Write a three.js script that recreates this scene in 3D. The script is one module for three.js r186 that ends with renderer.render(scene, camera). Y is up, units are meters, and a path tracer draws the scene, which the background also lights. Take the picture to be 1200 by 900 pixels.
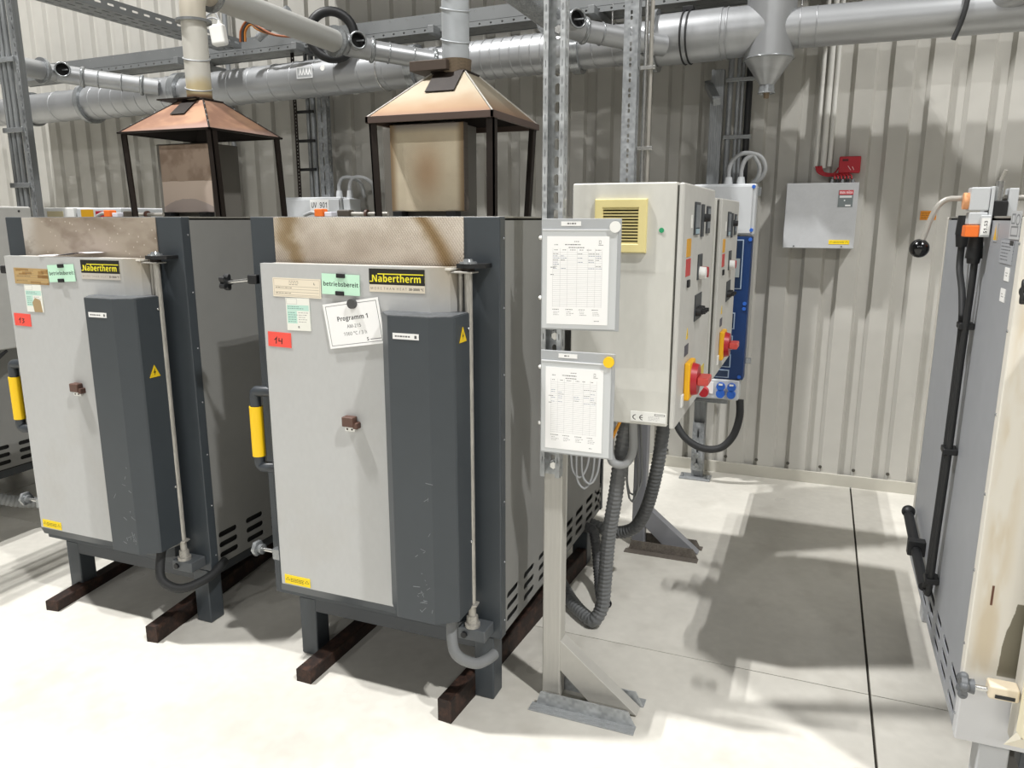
import * as THREE from 'three';
import { RoundedBoxGeometry } from 'three/addons/geometries/RoundedBoxGeometry.js';
import { mergeGeometries } from 'three/addons/utils/BufferGeometryUtils.js';
import { RectAreaLightUniformsLib } from 'three/addons/lights/RectAreaLightUniformsLib.js';

// ---------------------------------------------------------------- camera, lights, exposure
const scene = new THREE.Scene();
scene.background = new THREE.Color(0x8a8a86);
const camera = new THREE.PerspectiveCamera(53.33, 4 / 3, 0.05, 60);
camera.position.set(0, 1.65, 0);
camera.rotation.order = 'YXZ';
camera.rotation.set(THREE.MathUtils.degToRad(-12.2026), THREE.MathUtils.degToRad(21.8085), 0);
const renderer = new THREE.WebGLRenderer({ antialias: true });
renderer.toneMapping = THREE.LinearToneMapping;
renderer.toneMappingExposure = 1.0;
renderer.shadowMap.enabled = true;
RectAreaLightUniformsLib.init();
const LAMP_COLOR = new THREE.Color(1.0, 0.99, 0.975);
// x, y, z, luminance: hanging linear luminaires of the hall, three rows
const LAMPS = [
  [-5.7, 12, -0.5, 10800, 'nearest the wall on the left'], [5.5, 12, 1.5, 8600, 'nearest the wall on the right'],
  [-7.5, 9.5, 14.5, 3300, 'on the left at the far end of the hall'], [6, 9.5, 14.5, 3300, 'on the right at the far end of the hall'], [-1, 9.5, 14.5, 3800, 'in the middle of the far end of the hall'],
];
const LAMP_W = 0.07, LAMP_L = 0.4, LAMP_GAP = 0.17; // two strips per luminaire, LAMP_GAP each side of the middle

// ---------------------------------------------------------------- helpers
const V = (x, y, z) => new THREE.Vector3(x, y, z);
let seed = 7;
const rnd = () => { seed = (seed * 16807) % 2147483647; return seed / 2147483647; };
const hash = (x, y, s = 0) => { let h = Math.imul(x, 374761393) + Math.imul(y, 668265263) + Math.imul(s, 974634777); h = Math.imul(h ^ (h >>> 13), 1274126177); h ^= h >>> 16; return (h >>> 0) / 4294967295; };
function vnoise(x, y, s, per) {
  const xi = Math.floor(x), yi = Math.floor(y), fx = x - xi, fy = y - yi;
  const w = (a) => per ? ((a % per) + per) % per : a;
  const u = fx * fx * (3 - 2 * fx), v = fy * fy * (3 - 2 * fy);
  const a = hash(w(xi), w(yi), s), b = hash(w(xi + 1), w(yi), s), c = hash(w(xi), w(yi + 1), s), d = hash(w(xi + 1), w(yi + 1), s);
  return a + (b - a) * u + (c - a) * v + (a - b - c + d) * u * v;
}
function fbm(x, y, s = 0, o = 4, per = 0) { let t = 0, a = 0.5, n = 0; for (let i = 0; i < o; i++) { t += a * vnoise(x, y, s + i, per); n += a; x *= 2; y *= 2; per *= 2; a *= 0.5; } return t / n; }
const sm = (a, b, x) => { const t = Math.min(1, Math.max(0, (x - a) / (b - a))); return t * t * (3 - 2 * t); };
const mixc = (a, b, t) => [a[0] + (b[0] - a[0]) * t, a[1] + (b[1] - a[1]) * t, a[2] + (b[2] - a[2]) * t];
function dtex(w, h, fn, srgb = true, wrap = true) {
  const d = new Uint8Array(w * h * 4);
  for (let j = 0; j < h; j++) for (let i = 0; i < w; i++) {
    const c = fn(i / w, j / h), k = (j * w + i) * 4;
    for (let q = 0; q < 3; q++) d[k + q] = Math.max(0, Math.min(255, Array.isArray(c) ? c[q] : c));
    d[k + 3] = 255;
  }
  const t = new THREE.DataTexture(d, w, h); t.magFilter = THREE.LinearFilter; t.minFilter = THREE.LinearMipmapLinearFilter; t.generateMipmaps = true;
  if (wrap) t.wrapS = t.wrapT = THREE.RepeatWrapping;
  if (srgb) t.colorSpace = THREE.SRGBColorSpace; t.needsUpdate = true; return t;
}
function print(w, h, draw) {
  const c = document.createElement('canvas'); c.width = w; c.height = h; const g = c.getContext('2d'); draw(g, w, h);
  const t = new THREE.CanvasTexture(c); t.colorSpace = THREE.SRGBColorSpace; return t;
}
const std = (color, rough = 0.6, metal = 0, extra = {}) => new THREE.MeshStandardMaterial({ color, roughness: rough, metalness: metal, ...extra });
const rep = (t, x, y) => { const c = t.clone(); c.repeat.set(x, y); c.needsUpdate = true; return c; };

const used = {};
const numbered = (n) => { const k = used[n] = (used[n] ?? -1) + 1; return k ? `${n}_${String(k).padStart(3, '0')}` : n; };
function off(p) { const o = V(0, 0, 0); while (p && p !== scene) { o.add(p.position); p = p.parent; } return o; }
function meta(o, label, category, group) { o.userData.label = label; if (category) o.userData.category = category; if (group) o.userData.group = group; return o; }
function thing(name, label, category, x, y, z, group) { const o = new THREE.Group(); o.name = numbered(name); o.position.set(x, y, z); scene.add(o); return meta(o, label, category, group); }
// part in world coordinates (parents are never rotated)
function M(name, geo, mat, parent, x = 0, y = 0, z = 0, rx = 0, ry = 0, rz = 0) {
  const m = new THREE.Mesh(geo, mat); m.name = parent === scene ? numbered(name) : name;
  m.position.set(x, y, z).sub(off(parent)); m.rotation.set(rx, ry, rz);
  m.castShadow = m.receiveShadow = true; parent.add(m); return m;
}
const RB = (w, h, d, r = 0.003) => new RoundedBoxGeometry(w, h, d, 1, Math.min(r, w / 2.01, h / 2.01, d / 2.01));
const B = (w, h, d) => new THREE.BoxGeometry(w, h, d);
// box between two corners
function box(name, mat, parent, x0, x1, y0, y1, z0, z1, r = 0.003) { return M(name, r ? RB(x1 - x0, y1 - y0, z1 - z0, r) : B(x1 - x0, y1 - y0, z1 - z0), mat, parent, (x0 + x1) / 2, (y0 + y1) / 2, (z0 + z1) / 2); }
function cylG(a, b, r1, r2 = r1, seg = 20, open = false) {
  const d = b.clone().sub(a), g = new THREE.CylinderGeometry(r2, r1, d.length(), seg, 1, open);
  g.applyQuaternion(new THREE.Quaternion().setFromUnitVectors(V(0, 1, 0), d.clone().normalize()));
  g.translate((a.x + b.x) / 2, (a.y + b.y) / 2, (a.z + b.z) / 2); return g;
}
// geometry given in world coordinates
const W = (name, geo, mat, parent) => { const m = M(name, geo, mat, parent, 0, 0, 0); return m; };
const cyl = (name, mat, parent, a, b, r1, r2, seg) => { const g = cylG(a, b, r1, r2, seg), c = a.clone().add(b).multiplyScalar(0.5); g.translate(-c.x, -c.y, -c.z); return M(name, g, mat, parent, c.x, c.y, c.z); };
function centred(name, g, mat, parent) { g.computeBoundingBox(); const c = g.boundingBox.getCenter(V()); g.translate(-c.x, -c.y, -c.z); return M(name, g, mat, parent, c.x, c.y, c.z); }
const curve = (pts, t = 0.5) => new THREE.CatmullRomCurve3(pts.map((p) => V(...p)), false, 'centripetal', t);
const tubeG = (pts, r, n = 40, seg = 10) => new THREE.TubeGeometry(curve(pts), n, r, seg, false);
const tube = (name, mat, parent, pts, r, n, seg) => centred(name, capped(curve(pts), r, n ?? 40, seg ?? 10), mat, parent);
function capped(c, r, n, seg) {
  const g = new THREE.TubeGeometry(c, n, r, seg, false), caps = [g];
  for (const t of [0, 1]) { const p = c.getPointAt(t), d = c.getTangentAt(t).multiplyScalar(t ? 1 : -1); const k = new THREE.CircleGeometry(r, seg); k.applyQuaternion(new THREE.Quaternion().setFromUnitVectors(V(0, 0, 1), d)); k.translate(p.x, p.y, p.z); caps.push(k); }
  return mergeGeometries(caps);
}
function hoseG(pts, r, pitch) { // ribbed flexible conduit
  const c = curve(pts), len = c.getLength(), n = Math.round(len / pitch * 4), g = new THREE.TubeGeometry(c, n, r, 14, false), p = g.attributes.position, q = g.attributes.normal;
  for (let i = 0; i <= n; i++) { const k = [0, 0.5, 1, 0.5][i % 4] * r * 0.13; for (let j = 0; j <= 14; j++) { const a = i * 15 + j; p.setXYZ(a, p.getX(a) - q.getX(a) * k, p.getY(a) - q.getY(a) * k, p.getZ(a) - q.getZ(a) * k); } }
  g.computeVertexNormals(); return g;
}
function ringG(axis, R, r, seg = 28) { const g = new THREE.TorusGeometry(R, r, 8, seg); g.applyQuaternion(new THREE.Quaternion().setFromUnitVectors(V(0, 0, 1), axis.clone().normalize())); return g; }
function prism(pts, depth, bevel = 0) { // polygon in XY extruded along +Z
  const s = new THREE.Shape(pts.map((p) => new THREE.Vector2(p[0], p[1])));
  return new THREE.ExtrudeGeometry(s, { depth, bevelEnabled: bevel > 0, bevelSize: bevel, bevelThickness: bevel, bevelSegments: 1 });
}
// plan polygon (x,z) extruded in y
function planPrism(pts, y0, y1) { const g = prism(pts.map(([x, z]) => [x, -z]), y1 - y0); g.rotateX(-Math.PI / 2); g.translate(0, y0, 0); return g; }
// side polygon (z,y) extruded in x
function slotShape(w, h, slots, round = true) { // rect centred at 0 with slots [cx, cy, w, h]
  const s = new THREE.Shape([[-w / 2, -h / 2], [w / 2, -h / 2], [w / 2, h / 2], [-w / 2, h / 2]].map((p) => new THREE.Vector2(...p)));
  for (const [cx, cy, sw, sh] of slots) {
    const p = new THREE.Path(), r = Math.min(sw, sh) / 2;
    if (sw > sh) { p.moveTo(cx - sw / 2 + r, cy - r); p.lineTo(cx + sw / 2 - r, cy - r); p.absarc(cx + sw / 2 - r, cy, r, -Math.PI / 2, Math.PI / 2, false); p.lineTo(cx - sw / 2 + r, cy + r); p.absarc(cx - sw / 2 + r, cy, r, Math.PI / 2, Math.PI * 1.5, false); }
    else { p.moveTo(cx + r, cy - sh / 2 + r); p.lineTo(cx + r, cy + sh / 2 - r); p.absarc(cx, cy + sh / 2 - r, r, 0, Math.PI, false); p.lineTo(cx - r, cy - sh / 2 + r); p.absarc(cx, cy - sh / 2 + r, r, Math.PI, Math.PI * 2, false); }
    s.holes.push(p);
  }
  return s;
}
const slotG = (w, h, t, slots) => { const g = new THREE.ExtrudeGeometry(slotShape(w, h, slots), { depth: t, bevelEnabled: false, curveSegments: 3 }); g.translate(0, 0, -t / 2); return g; };
function metreUV(g, s = 1) { // box-projected uv in metres
  g = g.index ? g.toNonIndexed() : g; const p = g.attributes.position, n = g.attributes.normal, uv = new Float32Array(p.count * 2);
  for (let i = 0; i < p.count; i++) {
    const ax = Math.abs(n.getX(i)), ay = Math.abs(n.getY(i)), az = Math.abs(n.getZ(i));
    const [u, v] = az >= ax && az >= ay ? [p.getX(i), p.getY(i)] : ax >= ay ? [p.getZ(i), p.getY(i)] : [p.getX(i), p.getZ(i)];
    uv[i * 2] = u * s; uv[i * 2 + 1] = v * s;
  }
  g.setAttribute('uv', new THREE.BufferAttribute(uv, 2)); return g;
}
function fitUV(g, ax = 0, ay = 1) { // planar uv 0..1 over the bounds along two axes
  g = g.index ? g.toNonIndexed() : g; g.computeBoundingBox(); const b = g.boundingBox, p = g.attributes.position, uv = new Float32Array(p.count * 2);
  const mn = b.min.toArray(), mx = b.max.toArray(), q = [0, 0, 0];
  for (let i = 0; i < p.count; i++) { q[0] = p.getX(i); q[1] = p.getY(i); q[2] = p.getZ(i); uv[i * 2] = (q[ax] - mn[ax]) / (mx[ax] - mn[ax]); uv[i * 2 + 1] = (q[ay] - mn[ay]) / (mx[ay] - mn[ay]); }
  g.setAttribute('uv', new THREE.BufferAttribute(uv, 2)); return g;
}
// thin printed plate facing +z (w, h, map); x,y = centre
const plate = (name, tex, parent, x, y, z, w, h, rz = 0, ry = 0, t = 0.0016) => M(name, B(w, h, t), new THREE.MeshStandardMaterial({ map: tex, roughness: 0.6 }), parent, x, y, z, 0, ry, rz);
// printed plate facing +x
const plateX = (name, tex, parent, x, y, z, w, h, dir = 1) => M(name, B(w, h, 0.0016), new THREE.MeshStandardMaterial({ map: tex, roughness: 0.6 }), parent, x, y, z, 0, dir * Math.PI / 2, 0);

// ---------------------------------------------------------------- materials
const scuff = dtex(512, 512, (u, v) => { const n = fbm(u * 6, v * 6, 3, 4, 6), f = fbm(u * 40, v * 40, 9, 2, 40); return 240 + (n - 0.5) * 14 + (f - 0.5) * 6; });
const galvT = dtex(512, 512, (u, v) => { const a = fbm(u * 10, v * 10, 21, 3, 10), b = vnoise(u * 48, v * 48, 31, 48); const k = 200 + (a - 0.5) * 60 + (b - 0.5) * 40; return [k, k + 1, k + 2]; });
const galvR = dtex(256, 256, (u, v) => 120 + (fbm(u * 24, v * 24, 5, 2, 24) - 0.5) * 90, false);
const anthracite = std(0x40464b, 0.42, 0, { map: rep(scuff, 0.9, 0.9) });
const anthraciteDark = std(0x3b4045, 0.42, 0, { map: rep(scuff, 1.3, 1.3) });
const lightGrey = std(0xc4c4c0, 0.45, 0, { map: rep(scuff, 0.7, 0.7) });
const sideGrey = std(0x8d8d8a, 0.5, 0, { map: rep(scuff, 0.5, 0.5) });
const blueGrey = std(0xa3a6ab, 0.45, 0, { map: rep(scuff, 0.6, 0.6) });
const cabinetWhite = std(0xdddcd4, 0.42, 0, { map: rep(scuff, 0.6, 0.6) });
const doorWhite = std(0xd2d1cb, 0.45, 0, { map: rep(scuff, 0.9, 0.9) });
const plasticGrey = std(0xc3c6c8, 0.5);
const midGrey = std(0x9da0a2, 0.5);
const ductTex = dtex(256, 256, (u, v) => 226 + (fbm(u * 6, v * 6, 27, 3, 6) - 0.5) * 26);
const galv = std(0xbfc2c3, 0.42, 0.5, { map: rep(galvT, 2, 2), roughnessMap: galvR });
const ductT = ductTex;
//, (u, v) => 226 + (fbm(u * 6, v * 6, 27, 3, 6) - 0.5) * 26);
const galvDuct = std(0xbcbec0, 0.4, 0.6, { map: ductT });
const galvBright = std(0xd6d9da, 0.4, 0.3, { map: rep(galvT, 2, 2) });
const galvPale = std(0xb9bcbe, 0.5, 0.35, { map: rep(galvT, 2, 2) });
const trayMetal = std(0x9a9d9e, 0.5, 0.45, { map: ductTex });
const chrome = std(0xc8c8c6, 0.25, 0.9);
const rodMetal = std(0xd8d3c9, 0.4, 0.3, { map: rep(galvT, 2, 2) });
const black = std(0x17181a, 0.5);
const blackGloss = std(0x0c0d0e, 0.18);
const rubber = std(0x242526, 0.65);
const brownSteel = std(0x2c211a, 0.55, 0.35, { map: rep(galvT, 5, 5) });
const yellow = std(0xf6c915, 0.45);
const orange = std(0xf0762a, 0.5);
const red = std(0xb01f2a, 0.4);
const white = std(0xecece8, 0.5);
const blue = std(0x0f3263, 0.4);
const blueLight = std(0x2a62c0, 0.4);
const hoseGrey = std(0x77797a, 0.55);
const cableGrey = std(0xa2a4a5, 0.55);
const postGrey = std(0xbfbdb6, 0.5, 0.1, { map: rep(scuff, 2, 2) });
const darkHole = std(0x0b0b0b, 0.9);
const papM = std(0xf2f2f0, 0.85);
const beige = std(0xe3d596, 0.5);
const brownPlastic = std(0x5c4238, 0.5);

const rustT = dtex(256, 256, (u, v) => { const n = fbm(u * 8, v * 8, 41, 4, 8), f = fbm(u * 30, v * 30, 45, 2, 30); return mixc([40, 30, 26], [78, 54, 43], sm(0.3, 0.8, n * 0.7 + f * 0.3)); });
const rust = std(0xffffff, 0.7, 0.25, { map: rustT });
// door paint of the light grey doors: faint grime near the top right hinge
const doorT = (s) => dtex(512, 512, (u, v) => { const n = fbm(u * 5, v * 7, s, 4), f = fbm(u * 60, v * 60, s + 5, 2); let c = [184, 185, 184]; c = mixc(c, [174, 171, 164], sm(0.5, 0.85, n) * 0.22); c = mixc(c, [150, 132, 104], sm(0.8, 1, u) * sm(0.86, 1, v) * 0.55); return c.map((q) => q + (f - 0.5) * 4); }, true, false);
// heat-marked steel plates
const heatA = dtex(512, 128, (u, v) => { // embossed plate, brown heat band on both flanks
  const n = fbm(u * 9, v * 3, 61, 4); let c = mixc([214, 205, 192], [194, 183, 169], sm(0.3, 0.75, n)); c = mixc(c, [150, 134, 120], (1 - v) * 0.35);
  const bl = u - 0.06 - (1 - v) * 0.06 - (n - 0.5) * 0.1; c = mixc(c, [118, 92, 52], Math.exp(-bl * bl * 420) * 0.62);
  const br = u - 0.95 + Math.pow(v, 1.5) * 0.16 + (n - 0.5) * 0.03; c = mixc(c, [112, 84, 44], Math.exp(-br * br * 620) * 0.75);
  const dk = Math.hypot((u - 0.97) * 5, v * 1.4); c = mixc(c, [48, 38, 34], Math.exp(-dk * dk * 9) * 0.9);
  c = mixc(c, [134, 116, 102], sm(0.5, 0.85, fbm(u * 4, v * 1.5, 77, 2)) * (1 - v) * 0.5);
  return c;
}, true, false);
const emboss = dtex(512, 128, (u, v) => { const a = Math.sin(u * Math.PI * 2 * 76) * Math.sin(v * Math.PI * 2 * 15); return 128 + a * 110; }, false, false);
const heatB = dtex(512, 128, (u, v) => { // smooth plate, smeared soot
  const n = fbm(u * 6, v * 3, 91, 5), m = fbm(u * 3 + n, v * 2, 95, 4); let c = mixc([180, 168, 154], [142, 128, 113], sm(0.25, 0.75, m));
  c = mixc([205, 200, 192], c, sm(0.02, 0.14, u + (n - 0.5) * 0.1)); c = mixc(c, [112, 97, 84], sm(0.55, 0.8, n) * 0.4);
  if (hash(Math.floor(u * 170), Math.floor(v * 40), 3) > 0.992) c = [214, 206, 194]; return c;
}, true, false);
const plateA = std(0xffffff, 0.42, 0.35, { map: heatA, bumpMap: emboss, bumpScale: 0.002 });
const plateB = std(0xffffff, 0.4, 0.35, { map: heatB });
const boxTA = dtex(256, 256, (u, v) => { const n = fbm(u * 5, v * 5, 101, 4); let c = mixc([240, 228, 202], [220, 206, 180], n); const d = Math.hypot((u - 0.5) * 1.6, v - 0.45); c = mixc(c, [190, 152, 116], Math.exp(-d * d * 12) * 0.7); c = mixc(c, [150, 140, 134], sm(0.88, 1, v)); const e = Math.min(u, 1 - u); c = mixc([146, 122, 92], c, sm(0, 0.12, e)); return c; }, true, false);
const boxTB = dtex(256, 256, (u, v) => { const n = fbm(u * 5, v * 5, 111, 4); const l = 0.46 + (n - 0.5) * 0.02; let c = v > l ? mixc([176, 156, 140], [150, 130, 114], sm(0.4, 0.7, n)) : [218, 200, 186]; const a = 0.2 - (u - 0.5) * (u - 0.5) * 0.5 + (n - 0.5) * 0.03; if (v < a) c = [188, 174, 168]; return c; }, true, false);
const boxDots = dtex(256, 256, (u, v) => 128 + 110 * Math.sin(u * Math.PI * 88) * Math.sin(v * Math.PI * 84), false);
const chimA = std(0xffffff, 0.45, 0.1, { map: boxTA, bumpMap: boxDots, bumpScale: 0.0008 });
const chimB = std(0xffffff, 0.45, 0.1, { map: boxTB });
const chimSide = std(0x8b8078, 0.45, 0.5, { map: rep(galvT, 4, 4) });
const hoodTA = dtex(256, 128, (u, v) => { const n = fbm(u * 4, v * 3, 121, 4); let c = [150, 140, 121]; c = mixc(c, [124, 95, 68], sm(0.55, 0.05, v + (n - 0.5) * 0.3) * 0.85); c = mixc(c, [112, 84, 66], sm(0.14, 0.0, v) * 0.7); return c; }, true, false);
const hoodTB = dtex(256, 128, (u, v) => { const n = fbm(u * 4, v * 3, 131, 4); let c = mixc([186, 146, 118], [150, 112, 92], sm(0.3, 0.7, n)); c = mixc(c, [196, 160, 136], sm(0.7, 1, v) * 0.6); c = mixc(c, [166, 138, 128], sm(0.2, 0.0, v - (u - 0.5) * 0.2) * 0.9); return c; }, true, false);
const hoodA = std(0xffffff, 0.42, 0.5, { map: hoodTA, side: THREE.DoubleSide }), hoodB = std(0xffffff, 0.42, 0.5, { map: hoodTB, side: THREE.DoubleSide });
const pipeWhiteT = dtex(256, 256, (u, v) => { const n = fbm(u * 6, v * 4, 141, 4, 6); let c = [206, 204, 196]; c = mixc(c, [190, 172, 128], sm(0.3, 0.12, v + (n - 0.5) * 0.16) * 0.8); c = mixc(c, [96, 68, 48], sm(0.07, 0.0, v) * 0.9); return c; });
const pipeWhite = std(0xffffff, 0.5, 0.3, { map: pipeWhiteT });
const pipePale = std(0xc3c8cc, 0.45, 0.3, { map: ductTex });
const frontT = dtex(1024, 512, (u, v) => { // cream frame; the visible strip left of the door carries heat tan and a soot mark
  const q = u * 7.8, n = fbm(q * 3, v * 8, 151, 4); let c = [226, 222, 212]; c = mixc(c, [204, 188, 160], sm(0.35, 0.7, n) * sm(0.0, 0.25, q) * sm(0.75, 0.35, q) * 0.7 * sm(0.1, 0.2, v));
  if (v > 0.15 && v < 0.3 && q > 0.62 + (v - 0.15) * 1.6 + (n - 0.5) * 0.25 && q < 1.1) c = mixc(c, [98, 92, 74], 0.8); c = mixc([200, 201, 203], c, sm(0.12, 0.16, v));
  if (Math.abs(q - 0.34) < 0.025 && Math.abs(v - 0.31) < 0.02) c = [96, 58, 40]; return c;
}, true, false);
const creamFront = std(0xffffff, 0.5, 0, { map: frontT });

// ---------------------------------------------------------------- the room
const WALL = -5.03;
const wallPaint = std(0xc3c1ba, 0.5, 0.0, { map: rep(scuff, 0.35, 0.35) });
const shell = std(0x5c5b58, 0.8);
function struct(o) { o.userData.kind = 'structure'; return o; }
{ // corrugated sheets of the back wall
  const wb = new THREE.Group(); wb.name = 'wall_back'; scene.add(wb); struct(wb);
  box('wall_core', shell, wb, -16.2, 10.2, 0, 12.7, WALL - 0.25, WALL - 0.05, 0);
  const sheet = (x0, ribs, p) => { // trapezoid profile: wide flat, slope, narrow recessed flat, slope
    const pr = [[0, 0]]; for (let i = 0; i < ribs; i++) { const o = i * p; pr.push([o + p * 0.5, 0], [o + p * 0.58, -0.03], [o + p * 0.90, -0.03], [o + p * 1.0, 0]); }
    const n = pr.length, pos = [], idx = [], uv = []; const y0 = 0.06, y1 = 12.6;
    for (let i = 0; i < n - 1; i++) { const a = pr[i], b = pr[i + 1], k = pos.length / 3; pos.push(a[0], y0, a[1], b[0], y0, b[1], b[0], y1, b[1], a[0], y1, a[1]); uv.push(a[0], y0, b[0], y0, b[0], y1, a[0], y1); idx.push(k, k + 1, k + 2, k, k + 2, k + 3); }
    const g = new THREE.BufferGeometry(); g.setAttribute('position', new THREE.Float32BufferAttribute(pos, 3)); g.setAttribute('uv', new THREE.Float32BufferAttribute(uv, 2)); g.setIndex(idx); g.computeVertexNormals();
    const m = M('wall_sheet', g, wallPaint, wb, x0, 0, WALL); return x0 + ribs * p;
  };
  let x = 1.06 + 0.194 * 20; // right end; the joints follow the ribs seen in the photograph
  const starts = []; let s = 1.06 - 0.194 * 0.95 + 0.194 * 45; for (let i = 0; i < 11; i++) { s -= 0.194 * 5; starts.push([s, 5, 0.194]); }
  for (let i = 0; i < 16; i++) { s -= 0.178 * 6; starts.push([s, 6, 0.178]); }
  for (const a of starts) if (a[0] > -16.6) sheet(...a);
  const t = box('trim_1', std(0xbcb9ae, 0.5), scene, -16, 10, 0.0, 0.075, WALL, WALL + 0.014, 0.002); struct(t);
  const scr = std(0x55534c, 0.5, 0.5);
  for (let i = 0; i < 10; i++) cyl('screw', scr, wb, V(-1.07 + i * 0.194, 0.11, WALL), V(-1.07 + i * 0.194, 0.11, WALL + 0.008), 0.011, 0.009, 10);
}
struct(box('wall_left', shell, scene, -16.2, -16, 0, 12.7, -5.2, 18, 0));
struct(box('wall_right', shell, scene, 10, 10.2, 0, 12.7, -5.2, 18, 0));
struct(box('wall_front', shell, scene, -16.2, 10.2, 0, 12.7, 18, 18.2, 0));
struct(box('ceiling', std(0x4c4c4a, 0.85), scene, -16.2, 10.2, 12.6, 12.8, -5.3, 18.2, 0));
struct(box('trim_2', std(0x8d8f90, 0.6), scene, -3.5, 10, 3.62, 4.1, WALL, -4.48, 0.01)); // runway beam along the back wall, above the picture
{ // floor slabs with recessed joints
  const ft = dtex(1024, 1024, (u, v) => { const n = fbm(u * 5, v * 5, 171, 5, 5), f = fbm(u * 90, v * 90, 175, 2, 90), m = fbm(u * 14, v * 14, 178, 3, 14); let c = mixc([219, 216, 207], [205, 202, 193], sm(0.35, 0.7, n)); c = mixc(c, [188, 184, 174], sm(0.6, 0.8, m) * 0.35); return c.map((q) => q + (f - 0.5) * 9); });
  const fr = dtex(512, 512, (u, v) => 120 + (fbm(u * 8, v * 8, 181, 4, 8) - 0.5) * 110, false);
  ft.repeat.set(0.4, 0.4); fr.repeat.set(0.5, 0.5);
  const fm = std(0xffffff, 0.8, 0, { map: ft, roughnessMap: fr });
  const f = new THREE.Group(); f.name = 'floor'; scene.add(f); struct(f);
  box('joint_bed', std(0x3f3b35, 0.9), f, -16, 10, -0.2, -0.012, WALL, 18, 0);
  const xs = [-16, -9.38, -4.55, 0.28, 5.1, 10], zs = [WALL, -2.715, 2.1, 6.9, 18];
  for (let i = 0; i < 5; i++) for (let j = 0; j < 4; j++) {
    const gx = 0.0048, gz = 0.0022; const x0 = xs[i] + (i ? gx : 0), x1 = xs[i + 1] - (i < 4 ? gx : 0), z0 = zs[j] + (j ? gz : 0), z1 = zs[j + 1] - (j < 3 ? gz : 0);
    const g = metreUV(B(x1 - x0, 0.1, z1 - z0)); M('floor_slab', g, fm, f, (x0 + x1) / 2, -0.05, (z0 + z1) / 2);
  }
}

// ---------------------------------------------------------------- lamps
{
  const body = std(0xd8d8d6, 0.4), glow = new THREE.MeshStandardMaterial({ color: 0xffffff, emissive: LAMP_COLOR, emissiveIntensity: 12, roughness: 0.6 });
  LAMPS.forEach(([x, y, z, I, where]) => {
    const t = thing('hanging_luminaire', `white hall luminaire under the ceiling ${where}`, 'lamp', x, y, z);
    box('housing', body, t, x - 0.26, x + 0.26, y + 0.012, y + 0.08, z - LAMP_L / 2 - 0.05, z + LAMP_L / 2 + 0.05, 0.006);
    for (const d of [-LAMP_GAP, LAMP_GAP]) box('diffuser', glow, t, x + d - LAMP_W / 2, x + d + LAMP_W / 2, y, y + 0.012, z - LAMP_L / 2, z + LAMP_L / 2, 0.003);
    for (const s of [-1, 1]) cyl('suspension_wire', chrome, t, V(x, y + 0.07, z + s * 0.16), V(x, 12.6, z + s * 0.16), 0.003, 0.003, 6);
    for (const d of [-LAMP_GAP, LAMP_GAP]) { const l = new THREE.RectAreaLight(LAMP_COLOR, I, LAMP_W, LAMP_L); l.position.set(d, -0.004, 0); l.rotation.x = -Math.PI / 2; l.castShadow = true; t.add(l); }
  });
}

// ---------------------------------------------------------------- printed matter
const lines = (g, x, y, w, n, dy, col = '#777', t = 1.5) => { g.fillStyle = col; for (let i = 0; i < n; i++) { let q = x; while (q < x + w * (0.55 + 0.45 * rnd())) { const l = 4 + rnd() * 14; g.fillRect(q, y + i * dy, l, t); q += l + 4; } } };
const bg = (g, w, h, c) => { g.fillStyle = c; g.fillRect(0, 0, w, h); };
const logoTex = (worn) => print(512, 220, (g, w, h) => {
  bg(g, w, h, worn ? '#c4bdb2' : '#d9cfbc'); g.fillStyle = '#15150f'; g.fillRect(0, 0, w, 150);
  g.fillStyle = '#efe22c'; g.font = 'bold 92px sans-serif'; g.textAlign = 'center'; g.fillText('Nabertherm', w / 2 - 4, 124, w - 50);
  g.fillRect(80, 44, w - 90, 10); g.fillRect(4, 116, 26, 9);
  g.fillStyle = worn ? '#8d8479' : '#6f675c'; g.font = '33px sans-serif'; g.textAlign = 'left'; g.fillText('M O R E  T H A N  H E A T', 10, 198, 340); g.fillStyle = '#222'; g.font = 'bold 32px sans-serif'; g.fillText('30-3000 °C', 366, 198, 138);
});
const readyTex = print(512, 240, (g, w, h) => { bg(g, w, h, '#c4ecd2'); g.fillStyle = '#1b2b22'; g.font = 'bold 69px sans-serif'; g.textAlign = 'center'; g.fillText('betriebsbereit', w / 2, 143, w - 24); });
const progTex = print(512, 360, (g, w, h) => {
  bg(g, w, h, '#f3f3f2'); g.strokeStyle = '#555'; g.lineWidth = 4; g.strokeRect(22, 22, w - 44, h - 44); g.fillStyle = '#2c2c2c'; g.textAlign = 'center';
  g.font = 'bold 50px sans-serif'; g.fillText('Programm 1', w / 2, 148); g.font = '38px sans-serif'; g.fillText('AM-215', w / 2, 210); g.fillText('1060 °C / 3 h', w / 2, 268); g.textAlign = 'left'; g.font = 'bold 40px sans-serif'; g.fillText('S', w - 160, h - 34); g.font = '14px sans-serif'; g.fillStyle = '#444'; g.fillRect(w - 128, h - 46, 100, 5);
});
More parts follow.
